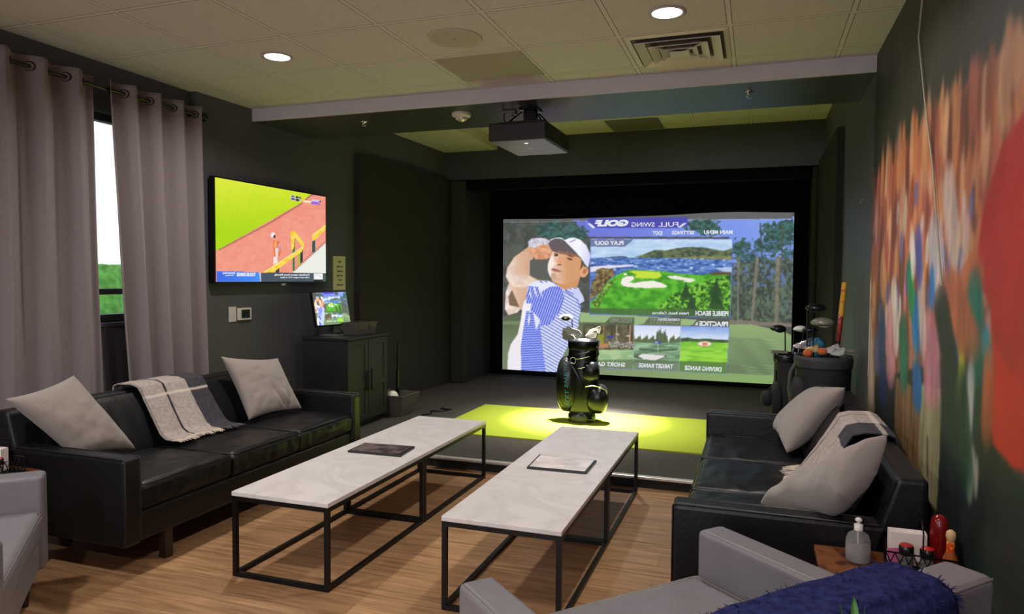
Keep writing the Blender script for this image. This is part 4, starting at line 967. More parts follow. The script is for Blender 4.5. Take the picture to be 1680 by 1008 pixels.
# ------------------------------------------------------------------ cabinet and things on and beside it
cab_m = mat('black brown cabinet', (25,25,23), rough=.55, var=.06, vscale=12)
cb = thing('cabinet', 'black two-door cabinet standing on the carpet under the monitor', 'cabinet', (-3.41, 5.40, ZP)); Dc, Wc, Hc = .47, .70, .845
def cbb(n, *a, par=None, bev=.003, m=cab_m): return MB().box(*a).build(n, m, par or cb, bevel=bev)
cbb('carcass', -Dc, -.022, 0, Wc, .06, Hc-.022); cbb('top_panel', -Dc-.005, .012, -.012, Wc+.012, Hc-.022, Hc)
cbb('plinth', -Dc+.02, -.04, .02, Wc-.02, 0, .06)
for i in range(2):
    y0 = .004+i*Wc/2; y1 = y0+Wc/2-.008; z0, z1 = .065, Hc-.028; fw = .055; d = MB()
    d.box(-.022, -.008, y0, y1, z0, z1)
    d.box(-.010, 0, y0, y0+fw, z0, z1).box(-.010, 0, y1-fw, y1, z0, z1)
    for a, b in ((z0, z0+fw), (z1-fw, z1), (z0+.30, z0+.30+fw)): d.box(-.010, 0, y0+fw, y1-fw, a, b)
    dr = d.build('door', cab_m, cb, bevel=.002); yh = y1-.028 if i == 0 else y0+.028
    h = MB().box(.016, .030, yh-.013, yh+.013, .33, .53).box(0, .018, yh-.006, yh+.006, .35, .36).box(0, .018, yh-.006, yh+.006, .50, .51); h.build('handle', mat('black handle', (10,10,10), rough=.35), dr, bevel=.002)
def tapered(name, label, cat, cx, cy, z, wx, wy, h, tp, m, t=.008, hole=False, rz=0):
    T = thing(name, label, cat, (cx, cy, z), rz)
    def ring(s, hh, o): return [(-(wx*s/2-o), -(wy*s/2-o), hh), ((wx*s/2-o), -(wy*s/2-o), hh), ((wx*s/2-o), (wy*s/2-o), hh), (-(wx*s/2-o), (wy*s/2-o), hh)]
    o0, o1, i1, i0 = ring(tp, 0, 0), ring(1, h, 0), ring(1, h, t), ring(tp, t, t)
    fs = [(3,2,1,0)]
    for k in range(4):
        n = (k+1) % 4; fs += [(k, n, n+4, k+4), (k+4, n+4, n+8, k+8), (k+8, n+8, n+12, k+12)]
    fs.append((12,13,14,15))
    b = MB().add(o0+o1+i1+i0, fs).build('body', m, T, bevel=.004)
    rim = [Vector(p) for p in ring(1.01, h, t/2)]; MB().tube(rim+[rim[0]], .006, 8, closed=False).build('rim', m, T)
    if hole: MB().lathe([(.0001,0),(.022,0),(.022,.004)], 16, Matrix.Translation((wx/2*.96, wy*.12, h*.62)) @ Matrix.Rotation(PI/2, 4, 'Y') @ Matrix.Diagonal((.6,1.4,1,1))).build('hand_hole', gloss, T)
    return T
tapered('storage_basket', 'small woven basket with handle holes on the cabinet top', 'basket', -3.585, 5.88, .92, .19, .34, .11, .86, mat('taupe woven basket', (70,64,58), rough=.9, var=.3, vscale=90, bump=.8, bscale=90), hole=True)
tapered('ball_bin', 'grey fabric bin on the floor to the right of the cabinet', 'bin', -3.45, 6.35, ZP, .36, .38, .21, .70, mat('grey bin fabric', (78,76,68), rough=.9, var=.2, vscale=50, bump=.6, bscale=120))
tag(MB().ball((-3.44, 6.26, ZP+.19), .06, 20, 14).build('white_ball', mat('white ball', (226,222,200), rough=.5)), 'white ball lying in the grey bin', 'ball')
pole = thing('black_pole', 'black telescopic pole standing in the bin by the cabinet', 'pole', (-3.50, 6.47, ZP+.012))
MB().tube([(0,0,0),(.006,0,.42)], .017, 12).build('lower_tube', gloss, pole); MB().tube([(.006,0,.42),(.010,0,.70)], .011, 12).build('upper_tube', gloss, pole)
tag(MB().tube([(-3.16,6.35,ZP+.006),(-3.10,6.45,ZP+.006),(-3.16,6.56,ZP+.012),(-3.05,6.62,ZP+.006),(-3.0,6.74,ZP+.006),(-3.12,6.72,ZP+.006),(-3.14,6.85,ZP+.006)], .007, 6).build('cable', gloss), 'short black cable lying on the carpet beside the grey bin', 'cable')

# ------------------------------------------------------------------ ceiling things
lens_m = mat('lit lens', (255,250,240), emis=(255,244,228), estr=9)
def downlight(label, x, y):
    t = thing('downlight', label, 'ceiling light', (x, y, ZC), 0, 'recessed downlights')
    MB().lathe([(.078,0),(.096,-.002),(.098,-.006),(.080,-.007),(.076,-.002)], 40, cap=False).build('trim_ring', white_m, t)
    MB().lathe([(.0001,-.004),(.078,-.004)], 40, cap=False).build('lens', lens_m, t)
    return t
downlight('round recessed downlight over the window sofa, the left of the two lit', -2.92, 3.81); downlight('round recessed downlight by the square air diffuser', -.475, 3.82)
sp_ = thing('ceiling_speaker', 'round flush speaker in the ceiling behind the perforated tile', 'speaker', (-1.70, 3.84, ZC))
MB().lathe([(.150,0),(.160,-.004),(.156,-.008),(.146,-.006)], 48, cap=False).build('rim', mat('ceiling white plastic', (196,186,170), rough=.7), sp_); MB().lathe([(.0001,-.006),(.147,-.006)], 48, cap=False).build('grille', mat('speaker grille', (186,176,162), rough=.8, var=.1, vscale=400), sp_)
MB().ball((0,0,-.008), .006).build('logo_dot', mat('silver tab', (150,150,146)), sp_)
gr = thing('return_air_grille', 'darker perforated return air tile in the ceiling near the header', 'air vent', (-1.70, 4.44, ZC))
perf = bpy.data.materials.new('perforated metal'); perf.use_nodes = True; nt = perf.node_tree; vo = nt.nodes.new('ShaderNodeTexVoronoi'); vo.inputs['Scale'].default_value = 110; vo.inputs['Randomness'].default_value = 0
tc = nt.nodes.new('ShaderNodeTexCoord'); nt.links.new(tc.outputs['Object'], vo.inputs['Vector']); cr = nt.nodes.new('ShaderNodeValToRGB'); nt.links.new(vo.outputs['Distance'], cr.inputs['Fac'])
cr.color_ramp.elements[0].position = .34; cr.color_ramp.elements[0].color = lin((70,62,56))+(1,); cr.color_ramp.elements[1].position = .42; cr.color_ramp.elements[1].color = lin((168,156,146))+(1,)
nt.links.new(cr.outputs['Color'], nt.nodes['Principled BSDF'].inputs['Base Color'])
MB().box(-.292, .292, -.268, .268, -.004, .002).build('perforated_plate', perf, gr)
df = thing('air_diffuser', 'square stepped white air diffuser in the ceiling', 'air vent', (-.468, 4.425, ZC))
dw = mat('diffuser white', (206,198,184), rough=.5)
def sq_ring(r0, z0, r1, z1): 
    a = [(-r0,-r0,z0),(r0,-r0,z0),(r0,r0,z0),(-r0,r0,z0),(-r1,-r1,z1),(r1,-r1,z1),(r1,r1,z1),(-r1,r1,z1)]
    return MB().add(a, [(k, (k+1) % 4, (k+1) % 4+4, k+4) for k in range(4)])
sq_ring(.29, -.002, .262, -.010).build('outer_frame', dw, df, thick=.003)
MB().box(-.26, .26, -.26, .26, -.0045, 0).build('dark_throat', mat('duct dark', (104,96,88), rough=.8), df)
for r0, z0, r1, z1 in ((.244,-.030,.190,-.008),(.172,-.036,.125,-.012),(.108,-.040,.072,-.016)): 
    sq_ring(r0, z0, r1, z1).build('louver', dw, df, thick=.003)
MB().box(-.058, .058, -.058, .058, -.045, -.038).build('centre_plate', dw, df)
for s in (-1, 1): MB().tube([(-.16,-.16*s,-.030),(.16,.16*s,-.030)], .006, 6).build('brace', dw, df)
bv = tag(MB().box(-.30, .30, -.30, .30, -.004, 0).build('air_vent', mat('duct dark', (34,28,24)), loc=(-1.36, 8.17, ZB)), 'dark slot air vent in the bay ceiling', 'air vent')
sm = thing('smoke_alarm', 'white smoke alarm with clear strobe under the dark soffit', 'smoke alarm', tuple(atz(757,186,2.766)))
MB().lathe([(.075,0),(.078,-.012),(.070,-.028),(.05,-.034)], 32).build('base', mat('alarm white', (206,198,180), rough=.4), sm); MB().lathe([(.05,-.034),(.046,-.05),(.02,-.066),(.0001,-.07)], 24, cap=False).build('strobe_lens', mat('clear lens', (210,200,180), rough=.1, metal=.4), sm)
for lb, px, py in (('small sprinkler head under the soffit left of the smoke alarm', 597, 200), ('small sprinkler head under the soffit right of the projector', 1228, 150)):
    s_ = thing('sprinkler_head', lb, 'sprinkler', tuple(atz(px, py, 2.766)), 0, 'sprinkler heads')
    ch_m = mat('chrome', (200,200,200), rough=.15, metal=1); MB().lathe([(.03,0),(.03,-.004),(.012,-.008),(.009,-.022)], 20).build('escutcheon', ch_m, s_)
    MB().tube([(-.010,0,-.02),(-.014,0,-.032),(0,0,-.045),(.014,0,-.032),(.010,0,-.02)], .0025, 6).build('frame_arm', ch_m, s_)
    df_ = MB()
    for k in range(8): a = k*PI/4; df_.box(.004, .024, -.003, .003, -.048, -.046, Matrix.Rotation(a, 4, 'Z'))
    df_.build('deflector', ch_m, s_)

# projector
pj = thing('projector', 'black ceiling projector with pale underside hung from the soffit', 'projector', (0,0,0)); zbm = 2.475
pc = [atz(x, y, zbm) for x, y in ((810.7,230),(899.3,226.6),(932,252.8),(845,257.5))]
cx_, cy_ = sum(p.x for p in pc)/4, sum(p.y for p in pc)/4; pw, pd = .445, .64
pj.location = (cx_-.01, cy_, zbm); pj.rotation_euler.z = -.02
zt = .135
pbm = mat('projector black', (20,18,18), rough=.45)
MB().box(-pw/2, pw/2, -pd/2, pd/2, .004, zt).build('housing', pbm, pj, bevel=.014, bseg=3)
under = MB().box(-pw/2+.012, pw/2-.012, -pd/2+.012, pd/2-.012, -.002, .006).build('underside_panel', mat('pale grey plastic', (112,116,130), rough=.35), pj, bevel=.01)
MB().box(-.03, .03, .02, .03, -.004, -.001).build('logo_strip', mat('white print', (230,230,230)), under); MB().box(.02, .045, -.2, -.185, -.004, -.001).build('indicator_lamp', mat('lit indicator', (255,255,255), emis=(255,255,255), estr=1.5), under)
MB().lathe([(.05,0),(.052,.03),(.045,.05)], 24, Matrix.Translation((.05, pd/2-.01, .05)) @ Matrix.Rotation(-PI/2, 4, 'X')).build('lens_barrel', gloss, pj)
MB().box(-pw/2+.06, pw/2-.06, -pd/2+.05, pd/2-.1, zt, zt+.018).build('top_plate', pbm, pj, bevel=.006)
top = 2.766-zbm
MB().box(-.10, .10, -.10, .10, zt+.018, zt+.05).box(-.045, .045, -.045, .045, zt+.05, top-.012).box(-.075, .075, -.075, .075, top-.012, top).build('mount', gloss, pj, bevel=.004)
for sx in (-1, 1):
    for sy in (-1, 1): MB().tube([(sx*.05, sy*.05, top-.02), (sx*.15, sy*.16, zt+.02)], .006, 6).build('mount_arm', gloss, pj)
MB().tube([(-.17,.0,zt+.01),(-.20,-.05,zt+.08),(-.21,-.03,zt+.13),(-.18,-.02,top-.002)], .005, 6).build('cable', gloss, pj); MB().tube([(-.10,.0,zt+.05),(-.16,-.03,zt+.05),(-.14,.02,zt+.12),(-.20,.03,top-.004)], .004, 6).build('cable', gloss, pj)
MB().box(-.22, -.12, -.03, .03, top-.022, top).build('outlet_box', mat('galvanised', (120,112,96), metal=.7, rough=.4), pj)

# ------------------------------------------------------------------ curtains, rod
cur_m = mat('grey linen curtain', (124,114,114), rough=.92, spec=.1, var=.08, vscale=120, bump=.5, bscale=300, sheen=.2)
XC = -3.985; ZR = 2.668
rod = thing('curtain_rod', 'black curtain rod with knob end above the window', 'curtain rod')
MB().tube([(XC, 1.6, ZR), (XC, 4.275, ZR)], .013, 12).build('rod', gloss, rod)
MB().lathe([(.013,0),(.02,.004),(.02,.012),(.012,.016),(.030,.03),(.036,.048),(.030,.066),(.010,.08)], 20, Matrix.Translation((XC, 4.275, ZR)) @ Matrix.Rotation(-PI/2, 4, 'X')).build('finial', gloss, rod)
for y in (2.0, 4.20): MB().tube([(XC, y, ZR-.012), (XC-.06, y, ZR-.02), (XW+.002, y, ZR-.02)], .008, 8).build('bracket', gloss, rod)
def curtain(label, y0, y1, yb0, yb1, per, ph, zbot):
    A = .046
    def fn(u, v):
        z = (ZR+.062)*(1-v)+zbot*v; ya_ = y0+(yb0-y0)*v**1.3; yb_ = y1+(yb1-y1)*v**1.3; s = u*(y1-y0)
        y = ya_+(yb_-ya_)*u; am = A*(1-.15*v)+.012*mnoise.noise(Vector((u*5, v*2, y0)))*min(1, v*3)
        t_ = 2*PI*(s/per)+ph+.5*mnoise.noise(Vector((u*4, v*1.4, y0+3)))*min(1, v*4)
        w = math.sin(t_); w = math.copysign(abs(w)**.72, w)
        return (XC+am*w+.006*mnoise.noise(Vector((u*30, v*5, 2)))*v, y+.010*math.sin(2*t_), z)
    n = int((y1-y0)/per*26)
    t = thing('curtain', label, 'curtain', (0,0,0), 0, 'grey curtains')
    pc_ = MB().grid(n, 90, fn).build('panel', cur_m, t); d = pc_.modifiers.new('s', 'SOLIDIFY'); d.thickness = .003
    hem = MB().grid(n, 2, lambda u, v: tuple(Vector(fn(u, v*.004))+Vector((.0028, 0, 0)))).build('top_hem', cur_m, pc_)
    k = math.ceil((ph)/PI)
    while True:
        s = (k*PI-ph)/(2*PI)*per; k += 1
        if s > y1-y0-.01: break
        if s < .01: continue
        y = y0+s; MB().tube([(XC+.022*math.cos(a)*.25*0+.0, y+.0, ZR)+Vector((0,0,0)) if False else Vector((XC+.026*math.cos(a), y+.016*math.cos(a)*(1 if (k % 2) else -1), ZR+.026*math.sin(a))) for a in [2*PI*i/20 for i in range(20)]], .005, 6, closed=True).build('grommet', mat('gunmetal', (70,60,56), rough=.2, metal=1), t)
    return t
curtain('grey grommet curtain at the left edge, left of the bright window gap', 2.10, 3.405, 2.10, 3.46, .225, .9, .03)
curtain('grey grommet curtain between the bright window gap and the television', 3.49, 4.255, 3.66, 4.32, .205, 2.6, .03)
# ------------------------------------------------------------------ golf bags and clubs
vinyl = mat('glossy black vinyl', (10,10,11), rough=.26, spec=.3, coat=.12, var=.1, bump=.35, bscale=18)
cloth_b = mat('black nylon', (20,20,20), rough=.7, bump=.3, bscale=60); steel = mat('brushed steel', (206,204,198), rough=.22, metal=1); chrome = mat('chrome', (200,200,200), rough=.15, metal=1)
def loft(rows, seg=36, cap=True, sq=2.4):
    """rows: (z, cx, cy, rx, ry)"""
    mb = MB(); vs = []; fs = []
    for z, cx, cy, rx, ry in rows:
        for k in range(seg):
            a = 2*PI*k/seg; ca, sa = math.cos(a), math.sin(a); p = 2/sq
            vs.append((cx+rx*math.copysign(abs(ca)**p, ca), cy+ry*math.copysign(abs(sa)**p, sa), z))
    for i in range(len(rows)-1):
        for k in range(seg): a, b = i*seg+k, i*seg+(k+1) % seg; fs.append((a, b, b+seg, a+seg))
    mb.add(vs, fs, True)
    if cap: mb.add(vs[:seg], [tuple(reversed(range(seg)))]); mb.add(vs[-seg:], [tuple(range(seg))])
    return mb
def pocket(cx, cy, cz, rx, ry, rz, n=12, sq=2.8):
    rows = []
    for i in range(n+1):
        a = -PI/2+PI*i/n; k = max(.02, math.cos(a))**.6; rows.append((cz+rz*math.sin(a), cx, cy, rx*k, ry*k))
    return loft(rows, 28, True, sq)
bg = thing('golf_bag', 'glossy black tour golf bag standing on the lime green mat', 'golf bag', (-1.575, 6.62, ZP+.012)); r0 = .125
loft([(0,0,0,.125,.115),(.02,0,0,.13,.12),(.07,0,0,.128,.12),(.075,0,0,.12,.11),(.12,0,0,.125,.12),(.30,-.01,0,.155,.14),(.45,0,0,.16,.14),(.60,.005,0,.145,.13),(.72,.01,0,.138,.125)]).build('body', vinyl, bg)
MB().lathe([(.131,.0),(.135,.01),(.135,.06),(.130,.07)], 36, None, sx=1, sy=.94).build('base_ring', mat('dark rubber base', (40,44,36), rough=.5), bg)
loft([(.70,.01,0,.140,.128),(.715,.01,0,.148,.135),(.775,.012,0,.150,.137),(.79,.012,0,.146,.134),(.79,.012,0,.125,.115),(.72,.012,0,.12,.11)], cap=False).build('top_collar', vinyl, bg)
lp = pocket(-.13, -.03, .36, .115, .12, .27).build('side_pocket', vinyl, bg)
MB().tube([(-.13+.10*math.cos(a)*.9, -.146-.002*math.sin(a), .36+.235*math.sin(a)) for a in [2*PI*i/40 for i in range(40)]], .004, 6, closed=True).build('zipper', gloss, lp)
bp_ = pocket(.165, -.05, .235, .10, .11, .14).build('ball_pocket', vinyl, bg)
pocket(.10, -.08, .50, .085, .075, .10).build('upper_pocket', vinyl, bg)
MB().tube([(.07,-.165,.36),(.14,-.17,.375),(.21,-.14,.36),(.255,-.08,.32),(.262,-.07,.18)], .005, 6).build('zipper', steel, bp_)
MB().tube([(-.06+.028*math.cos(a), -.135, .60+.03*math.sin(a)) for a in [2*PI*i/20 for i in range(20)]], .004, 6, closed=True).build('metal_ring', chrome, bg)
MB().tube([(-.08,-.13,.57),(-.02,-.17,.48),(.04,-.175,.38),(.02,-.16,.25)], [.008,.010,.010,.006], 8).build('shoulder_strap', vinyl, bg)
MB().tube([(.13,-.06,.74),(.165,-.07,.72),(.17,-.07,.66),(.14,-.06,.62)], .009, 8).build('carry_handle', vinyl, bg)
for k in range(5): MB().tube([(-.04+.01*k,-.135-.004*k,.66-.045*k),(.03,-.150,.67-.045*k),(.10,-.13,.69-.045*k)], .0035, 6).build('seam', steel if k in (1, 3) else gloss, bg)
blue_t = mat('blue embroidered lettering', (30,96,120), rough=.5)
O = Vector((-.150, -.156, .57)); text_part('FULL SWING', O, Vector((.028, 0, -.40)), Vector((.036,0,.004)), blue_t, lp, .01, 'embroidered_lettering')
# clubs ---------------------------------------------------------------
def club(label, kind, foot, head, yaw=0, m=None, m2=None, sc=1., group='clubs in the tour bag'):
    """shaft from foot (inside the bag) up to the head"""
    foot, head = Vector(foot), Vector(head); t = thing('golf_club', label, 'golf club', tuple(foot), 0, None)
    h = head-foot; m = m or steel
    sh = MB().tube([(0,0,0), h*.3, h], [.012,.006,.0045], 8).build('shaft', gloss if kind in ('driver', 'wood') else chrome, t)
    R = Matrix.Translation(h) @ Matrix.Rotation(yaw, 4, 'Z')
    if kind in ('driver', 'wood'):
        s = (1 if kind == 'driver' else .78)*sc
        o = MB(); rows = []
        vs = []; seg, rn = 20, 12
        for i in range(rn+1):
            a = PI*i/rn
            for k in range(seg):
                b = 2*PI*k/seg; x = -.052+.062*math.cos(a)*-1; rr_ = math.sin(a)
                yy_ = .052*rr_*math.cos(b); zz_ = (.034 if math.sin(b) > 0 else .018)*rr_*math.sin(b)
                vs.append(((x)*s, yy_*s, zz_*s+.012))
        fs = [(i*seg+k, i*seg+(k+1) % seg, (i+1)*seg+(k+1) % seg, (i+1)*seg+k) for i in range(rn) for k in range(seg)]
        o.add(vs, fs, True, R); hd = o.build('club_head', m, t)
        f = MB().lathe([(.0001,0),(.03*s,0),(.034*s,-.006*s)], 20, R @ Matrix.Translation((-.05*s,-.050*s,.012)) @ Matrix.Rotation(PI/2, 4, 'X') @ Matrix.Diagonal((1.25,.75,1,1))).build('club_face', m2 or steel, hd)
    elif kind == 'iron':
        a = [(0.006,-.01),(-.01,.010),(-.045,.020),(-.082,.036),(-.090,.018),(-.082,-.018),(-.05,-.026),(-.008,-.022)]
        vs = [(x*sc, -.006*sc, z*sc) for x, z in a]+[(x*sc, .006*sc+(.006 if z < 0 else 0), z*sc) for x, z in a]; n = len(a)
        MB().add(vs, [tuple(range(n)), tuple(reversed(range(n, 2*n)))]+[(i, i+n, (i+1) % n+n, (i+1) % n) for i in range(n)], False, R).build('club_head', m, t, bevel=.002)
        MB().tube([h-h.normalized()*.07, h], .007, 8).build('hosel', chrome, t)
    else:
        MB().box(-.10*sc, .01, -.012, .014, -.012, .012, R).build('club_head', m, t, bevel=.004)
    return t
blk = mat('matte black club head', (22,22,24), rough=.3, metal=.3); wht = mat('white club head', (226,226,222), rough=.25); slv = mat('silver club head', (190,188,180), rough=.25, metal=.8)
YB1 = 6.62
def h1(px, py, dy=0): return aty(px, py, YB1+dy)
base1 = Vector((-1.575, YB1, .30))
club('driver with white and black head rising highest from the tour bag', 'driver', base1+Vector((-.04,0,.05)), h1(938, 524), .15, wht, blk, 1.05)
slv = mat('pale club blade', (128,126,112), rough=.3, metal=.2)
club('iron with pale blade, lowest on the left of the tour bag', 'iron', base1+Vector((-.08,-.04,0)), h1(943, 553, -.03), -.2, slv, sc=1.5)
club('iron with pale blade just below the driver head in the tour bag', 'iron', base1+Vector((-.05,.03,0)), h1(945, 547, .03), .1, slv, sc=1.5)
club('iron with grey blade turned over the middle of the tour bag', 'iron', base1+Vector((.0,-.02,0)), h1(953, 545, 0), .2, slv, sc=1.6)
club('iron with bright blade on the right of the tour bag', 'iron', base1+Vector((.03,.0,0)), h1(962, 549, 0), PI-.3, slv, sc=1.4)
club('wedge with bright blade at the right rim of the tour bag', 'iron', base1+Vector((.06,.02,0)), h1(966, 543, .03), PI+.2, slv, sc=1.3)

# bags by the mural wall
b2 = thing('golf_bag', 'large black nylon golf bag against the mural wall behind the sofa', 'golf bag', (.455, 5.43, ZP))
loft([(0,0,0,.16,.15),(.03,0,0,.165,.16),(.35,0,0,.175,.17),(.60,0,0,.18,.17),(.80,.0,0,.185,.17)]).build('body', cloth_b, b2)
loft([(.78,0,0,.19,.178),(.83,.0,0,.196,.18),(.86,0,0,.19,.176),(.855,0,0,.165,.15),(.80,0,0,.16,.15)], cap=False).build('padded_rim', mat('grey rim padding', (44,44,44), rough=.6), b2)
pocket(-.15, -.06, .52, .075, .10, .20).build('side_pocket', cloth_b, b2); pocket(.0, -.165, .42, .12, .05, .26).build('front_pocket', cloth_b, b2)
MB().tube([(-.17,-.05,.82),(-.215,-.06,.74),(-.225,-.06,.62),(-.20,-.05,.50)], .014, 8).build('shoulder_strap', mat('grey strap', (70,68,66), rough=.6), b2)
b3 = thing('golf_bag', 'slim black stand bag behind the large bag, with a blue clip on its side', 'golf bag', (.235, 5.86, ZP))
loft([(0,0,0,.085,.085),(.3,0,0,.095,.095),(.78,0,0,.095,.095)]).build('body', cloth_b, b3)
loft([(.76,0,0,.10,.10),(.80,0,0,.106,.106),(.825,0,0,.10,.10),(.82,0,0,.082,.082),(.77,0,0,.08,.08)], cap=False).build('rim', gloss, b3)
pocket(-.07, -.05, .45, .05, .06, .16).build('side_pocket', cloth_b, b3)
hp = Vector(aty(1283, 616, 5.80))-Vector(b3.location)
MB().box(hp.x-.0, hp.x+.035, -.075, -.045, hp.z-.065, hp.z+.065).build('blue_clip', mat('bright blue plastic', (28,110,190), rough=.35), b3, bevel=.008)
MB().tube([(hp.x+.01,-.06,hp.z+.07),(hp.x-.03,-.06,hp.z+.065),(hp.x-.045,-.06,hp.z+.03),(hp.x-.045,-.06,hp.z-.04),(hp.x-.03,-.06,hp.z-.075),(hp.x+.01,-.06,hp.z-.08)], .006, 8).build('wire_loop', gloss, b3)
F2 = Vector((.45, 5.43, .35)); F3 = Vector((.235, 5.86, .35)); h2 = lambda px, py, y=5.43: aty(px, py, y)
club('black driver standing tallest in the large bag by the mural wall', 'driver', F2+Vector((-.08,.06,0)), h2(1324, 509, 5.50), PI, blk, blk, 1.15)
club('silver-faced driver right of the tallest black driver', 'driver', F2+Vector((-.02,0,0)), h2(1333, 533, 5.40), PI-.25, slv, wht, 1.25)
club('black fairway wood reaching out over the slim bag, against the screen', 'wood', F3+Vector((0,-.02,0)), h2(1288, 543, 5.80), .25, blk, blk, 1.25)
club('white-soled fairway wood in the middle of the slim bag', 'wood', F3+Vector((.03,.02,0)), h2(1303, 543, 5.86), PI-.1, wht, slv, 1.1)
club('small black hybrid beside the silver-faced driver', 'wood', F3+Vector((.05,-.03,0)), h2(1318, 545, 5.80), PI+.1, blk, blk, 1.2)
club('chrome and black putter lying low over the left of the slim bag', 'putter', F3+Vector((-.01,-.05,0)), h2(1290, 578, 5.78), .1, slv, sc=1.1)
k = 0
for lb, px, py, yw, s, mm, b_ in (('iron with dark chrome blade beside the fairway woods', 1303, 566, PI, 1.2, chrome, F3),('iron with bright edge between the two bags', 1313, 562, PI+.3, 1.1, chrome, F3),
    ('iron with brassy blade in front of the blue head cover', 1322, 572, PI-.4, 1.0, mat('brass club head', (196,170,120), rough=.3, metal=.8), F2),('chrome iron at the centre of the large bag', 1350, 573, PI, 1.2, chrome, F2),
    ('silver iron right of the centre of the large bag', 1362, 577, PI-.2, 1.1, slv, F2)):
    club(lb, 'iron', b_+Vector((-.03+.02*k,.01*k,0)), h2(px, py, 5.43 if b_ is F2 else 5.8), yw, mm, sc=s); k += 1
club('silver putter laid across the right rim of the large bag', 'putter', F2+Vector((.09,0,.1)), h2(1370, 575), PI, slv, sc=1.25)
hc = thing('head_cover', 'round blue knitted head cover between the clubs', 'head cover', tuple(h2(1342, 566, 5.50))); MB().ball((0,0,0), .052, 24, 16).build('ball', mat('blue knit', (50,108,140), rough=.9, bump=.5), hc); MB().tube([(0,0,-.04),(0,0,-.16)], [.03,.02], 10).build('sock', mat('blue knit', (50,108,140)), hc)
for lb, px, py in (('orange head cover on the left of the large bag', 1325, 580), ('orange head cover on the right of the large bag', 1349, 577)):
    q = h2(px, py, 5.36); o = pocket(0, 0, 0, .032, .026, .026).build('head_cover', mat('orange knit', (190,96,44), rough=.8)); o.location = q; tag(o, lb, 'head cover')
st = thing('alignment_stick', 'yellow and red striped stick leaning by the mural wall', 'stick', tuple(F2+Vector((.07,.06,.05))))
a_, b_ = h2(1375, 560, 5.5)-Vector(st.location), h2(1386, 464, 5.56)-Vector(st.location)
MB().tube([(0,0,0), a_], .013, 8).build('dark_end', gloss, st); m_ = a_.lerp(b_, .42)
MB().tube([a_, m_], .017, 8).build('red_wrap', mat('red wrap', (150,34,28), rough=.5, blend=((220,200,180),40,.6,.62)), st); MB().tube([m_, b_], .019, 8).build('yellow_wrap', mat('yellow wrap', (214,160,40), rough=.5, blend=((190,90,60),30,.58,.62)), st)
# golf shoes on the carpet
def shoe(label, x, y, rz):
    t = thing('golf_shoe', label, 'shoe', (x, y, ZP), rz, None)
    loft([(0,0,0,.045,.14),(.02,0,0,.047,.145),(.025,0,0,.042,.138)], 24, True, 2.3).build('sole', mat('white sole', (190,186,180), rough=.5), t)
    loft([(.024,0,0,.042,.138),(.05,0,-.005,.042,.13),(.075,0,-.035,.038,.09),(.10,0,-.055,.034,.06)], 24, False, 2.2).build('upper', mat('black shoe leather', (18,18,18), rough=.35), t)
    for k in range(3): MB().tube([(-.025,.0+.02*k-.02,.078-.010*k),(0,.0+.02*k-.02,.085-.010*k),(.025,.0+.02*k-.02,.078-.010*k)], .003, 6).build('lace', wht, t)
shoe('black golf shoe with white sole on the carpet, the left of the pair', .135, 6.35, .3); shoe('black golf shoe with white sole on the carpet, the right of the pair', .26, 6.38, .15)
pouch = thing('valuables_pouch', 'black drawstring pouch hanging low on the slim bag', 'pouch', (.09, 5.80, .545)); pocket(0,0,0,.045,.04,.06).build('bag', cloth_b, pouch); MB().tube([(0,0,.055),(.04,.01,.10),(.06,.02,.16)], .004, 6).build('cord', gloss, pouch)

# ------------------------------------------------------------------ side tables with condiments
rust = mat('brown burl table top', (112,66,34), rough=.35, var=.35, vscale=14, blend=((64,34,18),18,.52,.66))
def side_table(label, x0, x1, y0, y1):
    zt_ = .50; t = thing('side_table', label, 'side table', ((x0+x1)/2, (y0+y1)/2, 0)); a, b = (x1-x0)/2, (y1-y0)/2
    MB().box(-a, a, -b, b, zt_-.022, zt_).build('table_top', rust, t, bevel=.003)
    for sx in (-1, 1):
        for sy in (-1, 1): MB().box(sx*(a-.03)-.012, sx*(a-.03)+.012, sy*(b-.03)-.012, sy*(b-.03)+.012, 0, zt_-.022).build('leg', frame_b, t)
    MB().box(-a+.042, a-.042, -b+.018, -b+.042, .1, .12).build('stretcher', frame_b, t)
side_table('brown burl side table between the mural sofa and the foreground chair', .217, .672, 2.40, 2.775)
side_table('brown burl side table behind the left grey chair', -3.82, -3.35, 2.14, 2.51)
TZ = .50
def lathe_thing(name, label, cat, x, y, parts, z=TZ, group=None):
    t = thing(name, label, cat, (x, y, z), 0, group)
    for n, prof, m in parts: MB().lathe(prof, 28).build(n, m, t)
    return t
clear = mat('clear plastic', (236,240,240), rough=.06, trans=.85, ior=1.2, spec=.5); gel = mat('clear gel', (222,226,226), rough=.1, trans=.7, ior=1.33)
lathe_thing('sanitizer_bottle', 'clear pump bottle of hand sanitizer on the brown side table', 'bottle', .348, 2.655, [
    ('bottle', [(.034,.001),(.039,.006),(.040,.04),(.039,.075),(.032,.095),(.016,.106),(.0135,.112)], clear), ('gel', [(.032,.004),(.036,.008),(.0365,.062),(.0005,.063)], gel),
    ('pump_collar', [(.014,.108),(.0145,.128),(.012,.130)], wht), ('pump_head', [(.006,.130),(.006,.138),(.011,.140),(.0115,.147),(.006,.152),(.0005,.153)], wht), ('dip_tube', [(.003,.006),(.003,.11)], wht)])
